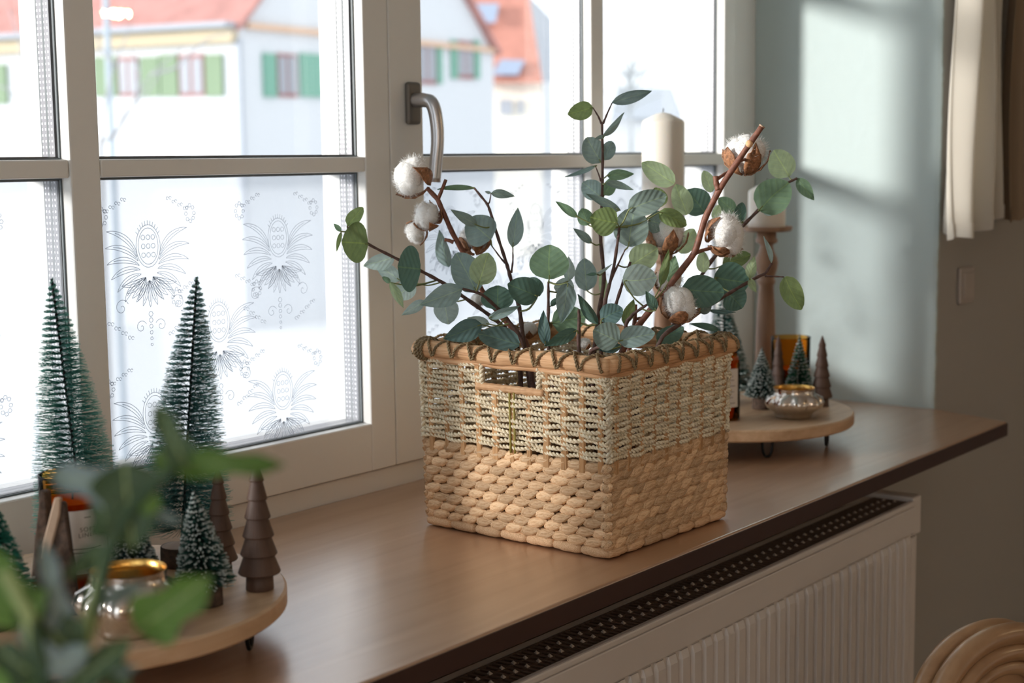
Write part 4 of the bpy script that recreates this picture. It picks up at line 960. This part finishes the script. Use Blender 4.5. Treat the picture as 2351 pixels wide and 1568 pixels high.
def candlestick(bx, by, base_px, plate_px, label, clabel, R_pl, candle_r, candle_h, lbl):
    b0 = P2(*base_px); b0 = np.array([b0[0], b0[1], ZTY]); d = depth(b0); zp = at(base_px[0], plate_px, d)[2] - ZTY
    t = thing('candlestick', b0, label, 'candlestick', 'turned candlesticks')
    H_ = zp - .006
    pr = [(.0, 0), (.040, 0), (.042, .004), (.040, .012), (.030, .018), (.024, .026), (.026, .034), (.0235, .042)]
    pr += [(.0225, .05), (.019, H_ * .50), (.0155, H_ * .66)]
    pr += [(.0185, H_ * .675), (.0195, H_ * .69), (.0165, H_ * .705), (.0175, H_ * .72), (.0225, H_ * .76), (.0245, H_ * .80), (.0225, H_ * .835), (.0165, H_ * .87), (.0135, H_ * .905), (.0145, H_ * .92), (.022, H_ * .93), (.023, H_ * .945), (.020, H_ * .96), (.020, H_)]
    MB().lathe(pr, b0, 32, cap=True).build('turned_stem', MT['midwood'], t, True)
    MB().lathe([(.019, H_), (R_pl * .93, H_), (R_pl, H_ + .004), (R_pl, H_ + .010), (R_pl * .93, H_ + .010), (R_pl * .9, H_ + .008), (0, H_ + .008)], b0, 48, cap=False).build('plate', MT['midwood'], t, False)
    cb = b0 + [0, 0, H_ + .0084]
    c = thing('pillar_candle', cb, clabel, 'candle', 'ivory pillar candles')
    MB().lathe([(candle_r * .97, 0), (candle_r, .002), (candle_r, candle_h - .006), (candle_r * .93, candle_h - .001), (candle_r * .3, candle_h + .012), (0, candle_h + .014)], cb, 48).build('wax', MT['candle'], c, True)
    MB().tube([cb + [0, 0, candle_h + .012], cb + [.001, 0, candle_h + .022]], .0012, 6).build('wick', MT['wick'], c)
candlestick(0, 0, (1757, 895), 522, 'turned brown candlestick holding the short candle near the reveal', 'short thick ivory candle on the right candlestick', .0525, .0385, .078, 0)
candlestick(0, 0, (1522, 925), 565, 'turned brown candlestick hidden behind the eucalyptus leaves', 'tall ivory pillar candle rising behind the eucalyptus leaves', .0500, .0415, .247, 0)

# ------------------------------------------------------------------ curtain, switch
def curtain(name, x0, x1, y, zb, zt, folds, amp, mat, label, skew=0., seed=0, hem=True):
    rng = np.random.RandomState(seed); nu, nv = 90, 40; v = []
    ph = rng.rand(4) * 6
    t = thing(name, ((x0 + x1) / 2, y, zb), label, 'curtain', 'linen curtains')
    for j in range(nv + 1):
        z = zb + (zt - zb) * j / nv
        for i in range(nu + 1):
            u = i / nu; k = 1 - .25 * j / nv
            yy = y + amp * k * (math.sin(u * folds * 6.283 + ph[0]) + .45 * math.sin(u * folds * 2.3 * 6.283 + ph[1] + 2 * j / nv)) + .006 * math.sin(9 * j / nv + 5 * u + ph[2])
            xx = x0 + (x1 - x0) * u + .012 * math.sin(u * folds * 6.283 + ph[3] + .8) + .006 * math.sin(6 * j / nv + ph[1])
            v.append((xx, yy, z + (skew * u if j < nv else 0) * (1 - j / nv) + .004 * math.sin(u * 20) * (1 - j / nv)))
    f = [(j * (nu + 1) + i, j * (nu + 1) + i + 1, (j + 1) * (nu + 1) + i + 1, (j + 1) * (nu + 1) + i) for j in range(nv) for i in range(nu)]
    o = MB().add(v, f).build('cloth', mat, t, True); m = o.modifiers.new('thick', 'SOLIDIFY'); m.thickness = .0015
    if hem:
        hv = [(x, yy - .0022, z) for x, yy, z in v[:2 * (nu + 1)]]; hv = hv[:nu + 1] + [(x, yy, z - .0) for x, yy, z in hv[nu + 1:]]
        h = MB().add(hv, [(i, i + 1, nu + 2 + i, nu + 1 + i) for i in range(nu)]).build('hem', mat, t, True)
    return t
curtain('linen_curtain', 2.985, 3.19, 1.185, .372, 1.60, 2.2, .034, MT['linen'], 'light natural linen curtain with folds hanging at the reveal corner', .035, 1)
curtain('linen_curtain', 3.215, 3.52, 1.150, .400, 1.60, 2.6, .018, MT['linen_shaded'], 'linen curtain fold at the right picture edge, shade put into its dark colour', .02, 4)
t = thing('light_switch', (3.272, YW, .256), 'flat taupe light switch on the dim wall under the curtain', 'light switch')
bevel(MB().box(3.231, 3.313, YW - .009, YW - .0003, .215, .297).build('plate', MT['switch'], t), .004)
bevel(MB().box(3.243, 3.301, YW - .013, YW - .009, .227, .285).build('rocker', MT['switch'], t), .002)

# ------------------------------------------------------------------ chair back, lower right
cpos = at(2300, 1660, 1.95)
ch = thing('dining_chair', (cpos[0], cpos[1], -.88), 'pale bentwood chair with rounded grooved backrest at the lower right', 'chair')
ex = np.array([.954, -.30, 0]); ey = np.array([.30, .954, 0])   # chair width / facing away
topz = at(2240, 1432, 1.95)[2]
def arch(name, hw, top, r, off, n=60):
    pts = []
    for a in np.linspace(0, math.pi, n):
        ca, sa = math.cos(a), math.sin(a); q = .92
        x = -hw * math.copysign(abs(ca) ** q, ca); z = top - hw * .86 + hw * .86 * abs(sa) ** q
        pts.append(np.array([cpos[0], cpos[1], 0]) + ex * x + ey * off + np.array([0, 0, z]))
    pts = [pts[0] * [1, 1, 0] + [0, 0, -.42]] + pts + [pts[-1] * [1, 1, 0] + [0, 0, -.42]]
    return MB().tube(smooth_path(pts, 2, 1), r, 12).build(name, MT['chair'], ch, True)
arch('back_frame', .128, topz - .013, .0125, .036); arch('back_frame', .128, topz - .014, .0150, .008)
arch('back_moulding', .104, topz - .036, .0115, .001); arch('back_moulding', .084, topz - .056, .010, .003)
pts = []
mbp = MB(); q = []
for a in np.linspace(0, math.pi, 30):
    ca, sa = math.cos(a), math.sin(a); q.append((-.078 * math.copysign(abs(ca) ** .92, ca), topz - .060 - .068 + .068 * abs(sa) ** .92))
q = [(-.078, -.40)] + q + [(.078, -.40)]
fr = [np.array([cpos[0], cpos[1], 0]) + ex * x + ey * .006 + np.array([0, 0, z]) for x, z in q]; n = len(q)
mbp.add(fr + [p + ey * .012 for p in fr], [tuple(range(n))[::-1], tuple(range(n, 2 * n))] + [(i, (i + 1) % n, n + (i + 1) % n, n + i) for i in range(n)])
mbp.build('back_panel', MT['chair'], ch)
sc0 = np.array([cpos[0], cpos[1], 0]) + ey * (-.0) - ey * .0
def cpt(x, y, z): return sc0 + ex * x + ey * y + np.array([0, 0, z])
seatv = [cpt(x, y, z) for z in (-.455, -.42) for x, y in ((-.20, -.03), (.20, -.03), (.21, .38), (-.21, .38))]
bevel(MB().add(seatv, [(3, 2, 1, 0), (4, 5, 6, 7), (0, 1, 5, 4), (1, 2, 6, 5), (2, 3, 7, 6), (3, 0, 4, 7)]).build('seat', MT['chair'], ch), .01)
for x, y in ((-.17, 0), (.17, 0), (-.18, .35), (.18, .35)): MB().tube([cpt(x, y, -.455), cpt(x * 1.08, y * 1.05, -.88)], [.018, .013], 10).build('leg', MT['chair'], ch, True)

# ------------------------------------------------------------------ foreground plant (out of focus) on a side table
FD = .80
vz = at(120, 1700, FD); vbase = np.array([vz[0], vz[1], -.15])
tb_ = thing('side_table', (vbase[0], vbase[1], -.88), 'small round side table standing below the foreground plant', 'table')
MB().lathe([(0, -.175), (.19, -.175), (.195, -.17), (.195, -.155), (.19, -.15), (0, -.15)], (vbase[0], vbase[1], 0), 48, cap=False).build('table_top', MT['chair'], tb_)
for k in range(3):
    a = k * 2.094 + .5; MB().tube([(vbase[0] + .1 * math.cos(a), vbase[1] + .1 * math.sin(a), -.175), (vbase[0] + .17 * math.cos(a), vbase[1] + .17 * math.sin(a), -.88)], [.016, .011], 10).build('leg', MT['chair'], tb_, True)
va = thing('plant_vase', vbase, 'grey ceramic vase on the side table holding the foreground plant', 'vase')
MB().lathe([(.045, 0), (.06, .01), (.075, .08), (.07, .15), (.045, .21), (.038, .24), (.042, .255), (.038, .254), (.034, .24), (.04, .21), (.06, .15), (0, .02)], vbase, 40, cap=True).build('vase_body', MT['ceramic'], va, True)
fp = thing('foreground_plant', vbase + [0, 0, .05], 'blurred leafy green plant close to the viewer at the lower left', 'plant')
def fst(pts, r):
    P = [at(x, y, d) for x, y, d in pts]; MB().tube(smooth_path(P), np.linspace(r, r * .6, (len(P) - 1) * 6 + 1), 8).build('stem', MT['fg2'], fp, True)
root = vbase + np.array([0, 0, .06])
mb = MB(); rp = [root, at(130, 1690, FD), at(170, 1540, FD), at(215, 1400, FD), at(250, 1260, FD), at(310, 1150, FD), at(400, 1075, FD)]
MB().tube(smooth_path(rp), np.linspace(.006, .003, 37), 8).build('stem', MT['fg2'], fp, True)
rp = [root, at(110, 1690, FD - .02), at(100, 1540, FD - .03), at(70, 1420, FD - .03), at(10, 1310, FD - .03)]
MB().tube(smooth_path(rp), np.linspace(.006, .004, 25), 8).build('stem', MT['fg2'], fp, True)
FLV = [(300, 1130, 105, 1085, 95, 'fg3', 0, .02), (285, 1060, 305, 1265, 150, 'fg2', 0, 0), (430, 1075, 355, 925, 72, 'fg2', 0, 0), (425, 1060, 655, 1068, 66, 'fg1', 0, 0), (350, 1045, 480, 1095, 62, 'fg1', .01, 0),
       (310, 1450, 485, 1325, 130, 'fg1', 0, 0), (225, 1390, 345, 1330, 40, 'fg3', .03, 0), (330, 1165, 425, 1205, 30, 'fg3', .01, 0), (345, 1185, 340, 1115, 52, 'fg1', .0, 0),
       (175, 1520, 20, 1330, 120, 'fg2', -.02, 0), (150, 1470, 95, 1235, 62, 'fg3', -.02, 0), (60, 1440, -40, 1250, 110, 'fg1', -.03, 0), (75, 1440, 60, 1330, 70, 'fg2', -.03, 0),
       (190, 1540, 325, 1535, 46, 'fg3', -.01, 0), (165, 1560, 35, 1445, 55, 'fg3', -.03, 0), (140, 1590, 300, 1470, 90, 'fg2', -.02, 0), (120, 1620, -60, 1560, 120, 'fg1', -.03, 0), (240, 1250, 150, 1330, 55, 'fg2', .0, 0), (60, 1500, 150, 1400, 80, 'fg2', -.02, 0), (90, 1560, -20, 1480, 90, 'fg2', -.03, 0), (200, 1560, 130, 1420, 70, 'fg1', -.01, 0), (40, 1420, 110, 1350, 60, 'fg1', -.03, 0), (230, 1500, 300, 1590, 60, 'fg2', -.01, 0), (250, 1240, 225, 1130, 80, 'fg2', .01, 0), (120, 1540, 210, 1480, 60, 'fg3', -.03, 0)]
for i, (bx, by, tx, ty, w_, mt, dd, d2) in enumerate(FLV):
    B = at(bx, by, FD + dd); T = at(tx, ty, FD + dd + d2); place_leaf(fp, B, T, w_ * FD / F, random.uniform(-.2, .2), random.choice(LEAFL if w_ > 60 else LEAFN), MT[mt])

# ------------------------------------------------------------------ pendant lamp behind the viewer (its bulbs mirror in the pane)
r0 = ray(278, 30); tt = 6.4; lp = CAM + r0 * tt; lp[1] = 2 * YG1 - lp[1]
pl = thing('pendant_lamp', (lp[0], lp[1], lp[2] + .1), 'brass pendant lamp with three warm bulbs hanging over the dining place', 'lamp')
MB().tube([(lp[0], lp[1], lp[2] + .10), (lp[0], lp[1], 1.72)], .004, 8).build('cord', MT['blackmetal'], pl)
MB().box(lp[0] - .13, lp[0] + .13, lp[1] - .012, lp[1] + .012, lp[2] + .08, lp[2] + .10).build('bar', MT['shade'], pl)
for k in (-1, 0, 1):
    MB().tube([(lp[0] + k * .036, lp[1], lp[2] + .08), (lp[0] + k * .036, lp[1], lp[2] + .03)], .012, 10).build('socket', MT['shade'], pl)
    MB().ell((lp[0] + k * .036, lp[1], lp[2]), (.013, .013, .018), 16, 10).build('bulb', MT['bulb'], pl, True)

fl = thing('fill_lamp', (-.75, -1.7, -.88), 'added fill lamp with glowing warm shade, unseen behind the viewer', 'lamp')  # added fill source, warms the room side of things
MB().lathe([(0, -.88), (.15, -.88), (.15, -.865), (.02, -.85), (.012, -.84), (.012, .42), (0, .42)], (-.75, -1.7, 0), 32, cap=False).build('stand', MT['blackmetal'], fl, True)
MB().lathe([(.22, .38), (.16, .68)], (-.75, -1.7, 0), 40, cap=False).build('fill_lamp_shade', MT['fill_glow'], fl, True)
# ------------------------------------------------------------------ outside: street, houses, lamp post, bare trees
struct('floor_street', MB().box(-80, 140, 2.2, 200, -4.2, -4.0), MT['street'], 'pale street outside the window')
ZG = -4.
def dl(x0, d0, x1, d1, x): return 1. / (1. / d0 + (1. / d1 - 1. / d0) * (x - x0) / (x1 - x0))
hs = thing('white_house', at(550, 300, 40) * [1, 1, 0] + [0, 0, ZG], 'white house with red roof and green shutters across the street', 'house')
dA = lambda x: dl(550, 40, 0, 43.3, x)        # left facade
dB = lambda x: dl(550, 40, 1135, 50.6, x)     # gable facade
def zat(x, dfun, y):
    p = at(x, 300, dfun(x)) * [1, 1, 0] - CAM; k = (y - CY) / F     # height where the vertical through this column meets picture row y
    return (k * (M[2] @ p) - M[1] @ p) / (M[1][2] - k * M[2][2])
gp = lambda x, dfun, z: (lambda p: np.array([p[0], p[1], z]))(at(x, 300, dfun(x)))
zE = zat(550, dA, 62); C0 = gp(550, dA, ZG); CL = gp(-260, dA, ZG); CRt = gp(1135, dB, ZG)
W3 = CRt - C0; CBk = CL + W3
up = lambda p, z: np.array([p[0], p[1], z])
zRdg = zE + np.linalg.norm(W3) / 2 * math.tan(math.radians(43))
wallm = MB(); q = [C0, CL, CBk, CRt]
wallm.add([up(p, ZG) for p in q] + [up(p, zE) for p in q] + [up((C0 + CRt) / 2, zRdg), up((CL + CBk) / 2, zRdg)], [(0, 1, 5, 4), (1, 2, 6, 9, 5), (2, 3, 7, 6), (3, 0, 4, 8, 7)])
wallm.build('wall', MT['house_white'], hs)
nA = np.cross(CL - C0, [0, 0, 1.]); nA /= np.linalg.norm(nA); nA *= -1 if nA @ (np.array([0, 0, 0]) - C0) < 0 else 1
nB = np.cross(CRt - C0, [0, 0, 1.]); nB /= np.linalg.norm(nB); nB *= -1 if nB @ (np.array([0, 0, 0]) - C0) < 0 else 1
sl_ = math.tan(math.radians(43)); ov = .10
def roofp(a, b, c, d, th=.18): 
    o = np.array([0, 0, th]); return MB().add([a, b, c, d, a + o, b + o, c + o, d + o], [(0, 3, 2, 1), (4, 5, 6, 7), (0, 1, 5, 4), (1, 2, 6, 5), (2, 3, 7, 6), (3, 0, 4, 7)])
W3n = W3 / np.linalg.norm(W3)
R0, R1 = up((C0 + CRt) / 2, zRdg) + nB * .25, up((CL + CBk) / 2, zRdg)
roofp(up(C0, zE) - W3n * ov + nB * .25 - [0, 0, ov * sl_], up(CL, zE) - W3n * ov - [0, 0, ov * sl_], R1, R0).build('roof', MT['roof'], hs)
roofp(up(CRt, zE) + W3n * ov + nB * .25 - [0, 0, ov * sl_], up(CBk, zE) + W3n * ov - [0, 0, ov * sl_], R1, R0).build('roof', MT['roof'], hs)
def facade_quad(name, x0, x1, y0, y1, dfun, n_, out, mat, parent, slope=0., th=.06):
    """box on a facade given by its picture rectangle at the facade"""
    a, b = gp(x0, dfun, 0), gp(x1, dfun, 0); zt = zat(x0, dfun, y0); zb = zat(x0, dfun, y1)
    mb = MB(); A = [up(a, zb), up(b, zb), up(b, zt), up(a, zt)]
    mb.add([p + n_ * out for p in A] + [p - n_ * .02 for p in A], [(0, 1, 2, 3), (7, 6, 5, 4), (0, 4, 5, 1), (1, 5, 6, 2), (2, 6, 7, 3), (3, 7, 4, 0)])
    return mb.build(name, mat, parent)
facade_quad('cornice', 552, -250, 66, 98, dA, nA, .28, MT['cream'], hs)
facade_quad('gutter', 556, -250, 52, 64, dA, nA, .62, MT['slate'], hs)
facade_quad('downpipe', 562, 552, 90, 520, dA, nA, .12, MT['slate'], hs)
facade_quad('band', 570, 1134, 52, 66, dB, nB, .15, MT['brownband'], hs)
def hwin(xc, hw, y0, y1, sh, dfun, n_, smat, parent):
    wn = facade_quad('window', xc - hw, xc + hw, y0, y1, dfun, n_, .06, MT['redframe'], parent)
    for k in (-1, 1): facade_quad('window_pane', xc + (k - .78) * hw * .5, xc + (k + .78) * hw * .5, y0 + 8, y1 - 8, dfun, n_, .075, MT['pane_far'], wn)
    for s_ in sh: facade_quad('shutter', s_[0], s_[1], y0, y1, dfun, n_, .09, smat, parent)
hwin(302, 21, 132, 222, [(224, 278), (332, 374)], dA, nA, MT['shutter_l'], hs)
hwin(447, 28, 126, 222, [(377, 416), (480, 518)], dA, nA, MT['shutter_l'], hs)
hwin(-60, 24, 150, 240, [(-115, -88), (-28, 24)], dA, nA, MT['shutter_l'], hs)
hwin(660, 22, 122, 222, [(606, 634), (690, 740)], dB, nB, MT['shutter_d'], hs)
hwin(980, 20, 98, 192, [(935, 957), (1003, 1014)], dB, nB, MT['shutter_d'], hs)
hwin(1068, 18, 92, 180, [(1036, 1049), (1088, 1100)], dB, nB, MT['shutter_d'], hs)
hwin(985, 18, -75, -22, [(1004, 1016)], dB, nB, MT['shutter_d'], hs)
# second house behind
h2 = thing('cream_house', at(1200, 300, 70) * [1, 1, 0] + [0, 0, ZG], 'cream house with orange roof and solar panels behind the white house', 'house')
D2 = 70.
def poly3(name, pts, mat, parent, th=.4):
    q = [at(x, y, d) for x, y, d in pts]; bk_ = M[2] * [1, 1, 0] * th; n = len(q); mb = MB()
    mb.add(q + [p + bk_ for p in q], [tuple(range(n)), tuple(range(n, 2 * n))[::-1]] + [((i + 1) % n, i, n + i, n + (i + 1) % n) for i in range(n)])
    return mb.build(name, mat, parent)
poly3('wall', [(1080, 188, 70), (1245, 188, 70), (1245, 700, 70), (1080, 700, 70)], MT['cream2'] if 'cream2' in MT else plain('cream_render', (.90, .86, .76), .9), h2, 8)
poly3('side_wall', [(1246, 188, 70), (1330, 188, 78), (1330, 700, 78), (1246, 700, 70)], MT['house_white'], h2, 1.)
rf = poly3('roof', [(1050, 190, 69), (1246, 190, 69), (1206, -60, 74), (1010, -60, 74)], MT['roof2'], h2, .3)
poly3('gable_roof', [(1246, 188, 70), (1330, 188, 78), (1330, 110, 78), (1208, -20, 76)], MT['slate'], h2, .3)
poly3('solar_panel', [(1128, 172, 69), (1190, 172, 69), (1206, 138, 69.6), (1150, 136, 69.6)], MT['solar'], rf, .1)
poly3('solar_panel', [(1108, 52, 71), (1138, 52, 71), (1146, 8, 72), (1088, 8, 72)], MT['solar'], rf, .1)
poly3('window', [(1147, 228, 69.8), (1176, 228, 69.8), (1176, 264, 69.8), (1147, 264, 69.8)], MT['slate'], h2, .1); poly3('window', [(1190, 228, 69.8), (1202, 228, 69.8), (1202, 262, 69.8), (1190, 262, 69.8)], MT['slate'], h2, .1)
h3 = thing('grey_house', at(1480, 300, 90) * [1, 1, 0] + [0, 0, ZG], 'pale grey house far down the street behind the tall candle', 'house')
poly3('wall', [(1395, 272, 90), (1560, 272, 90), (1560, 700, 90), (1395, 700, 90)], MT['house_white'], h3, 8)
poly3('roof', [(1400, 272, 89), (1570, 272, 89), (1545, 200, 92), (1420, 200, 92)], MT['slate'], h3, .3)
# lamp post
t = thing('street_lamp', at(256, 300, 22) * [1, 1, 0] + [0, 0, ZG], 'slim grey street lamp post in front of the white house', 'street lamp')
pb = at(258, 360, 22); ptp = at(247, -120, 22)
MB().tube([(pb[0], pb[1], ZG), (pb[0], pb[1], ptp[2])], [.06, .045], 10).build('post', MT['lamp_post'], t)
MB().lathe([(.06, 0), (.26, .05), (.22, .32), (.06, .4)], (pb[0], pb[1], ptp[2]), 12).build('lantern', MT['lamp_post'], t)
def bare_tree(label, twigs, d, mat, r=.035):
    b = at(twigs[0][0][0], 500, d); t = thing('bare_tree', (b[0], b[1], ZG), label, 'tree', 'bare winter trees')
    p0 = at(*twigs[0][0], d); MB().tube([(b[0], b[1], ZG), (b[0], b[1], -1.5), p0], [r * 2.2, r * 1.6, r], 8).build('trunk', mat, t, True)
    for tw in twigs:
        P = [at(x, y, d) for x, y in tw]; MB().tube(smooth_path(P, 5, 2), np.linspace(r * .8, r * .25, (len(P) - 1) * 5 + 1), 6).build('twig', mat, t, True)
bare_tree('bare winter tree in front of the lamp post and shutters', [[(232, 330), (270, 300), (310, 235), (345, 170), (420, 110)], [(270, 300), (285, 260), (330, 225), (380, 150)], [(232, 330), (240, 240), (262, 150), (300, 60)], [(310, 235), (320, 170), (300, 110)], [(345, 170), (400, 160), (470, 90), (540, 70)], [(240, 320), (262, 318), (300, 250)], [(262, 150), (230, 110), (215, 60)]], 16, MT['twig'], .022)
bare_tree('bare winter tree at the far left beyond the first pane', [[(90, 350), (75, 300), (60, 245), (20, 205), (-20, 190)], [(75, 300), (40, 330), (0, 345)], [(60, 245), (65, 215), (50, 110), (20, 20)], [(50, 110), (80, 60), (60, -20)]], 16, MT['twig'], .025)
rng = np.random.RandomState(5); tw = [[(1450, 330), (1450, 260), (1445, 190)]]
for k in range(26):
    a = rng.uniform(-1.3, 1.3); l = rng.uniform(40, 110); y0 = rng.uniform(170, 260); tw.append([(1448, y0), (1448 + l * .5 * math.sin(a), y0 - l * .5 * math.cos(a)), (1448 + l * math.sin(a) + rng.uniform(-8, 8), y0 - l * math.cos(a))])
bare_tree('bare tree far off beside the tall candle, haze put into its pale colour', tw, 75, MT['hazetree'], .11)
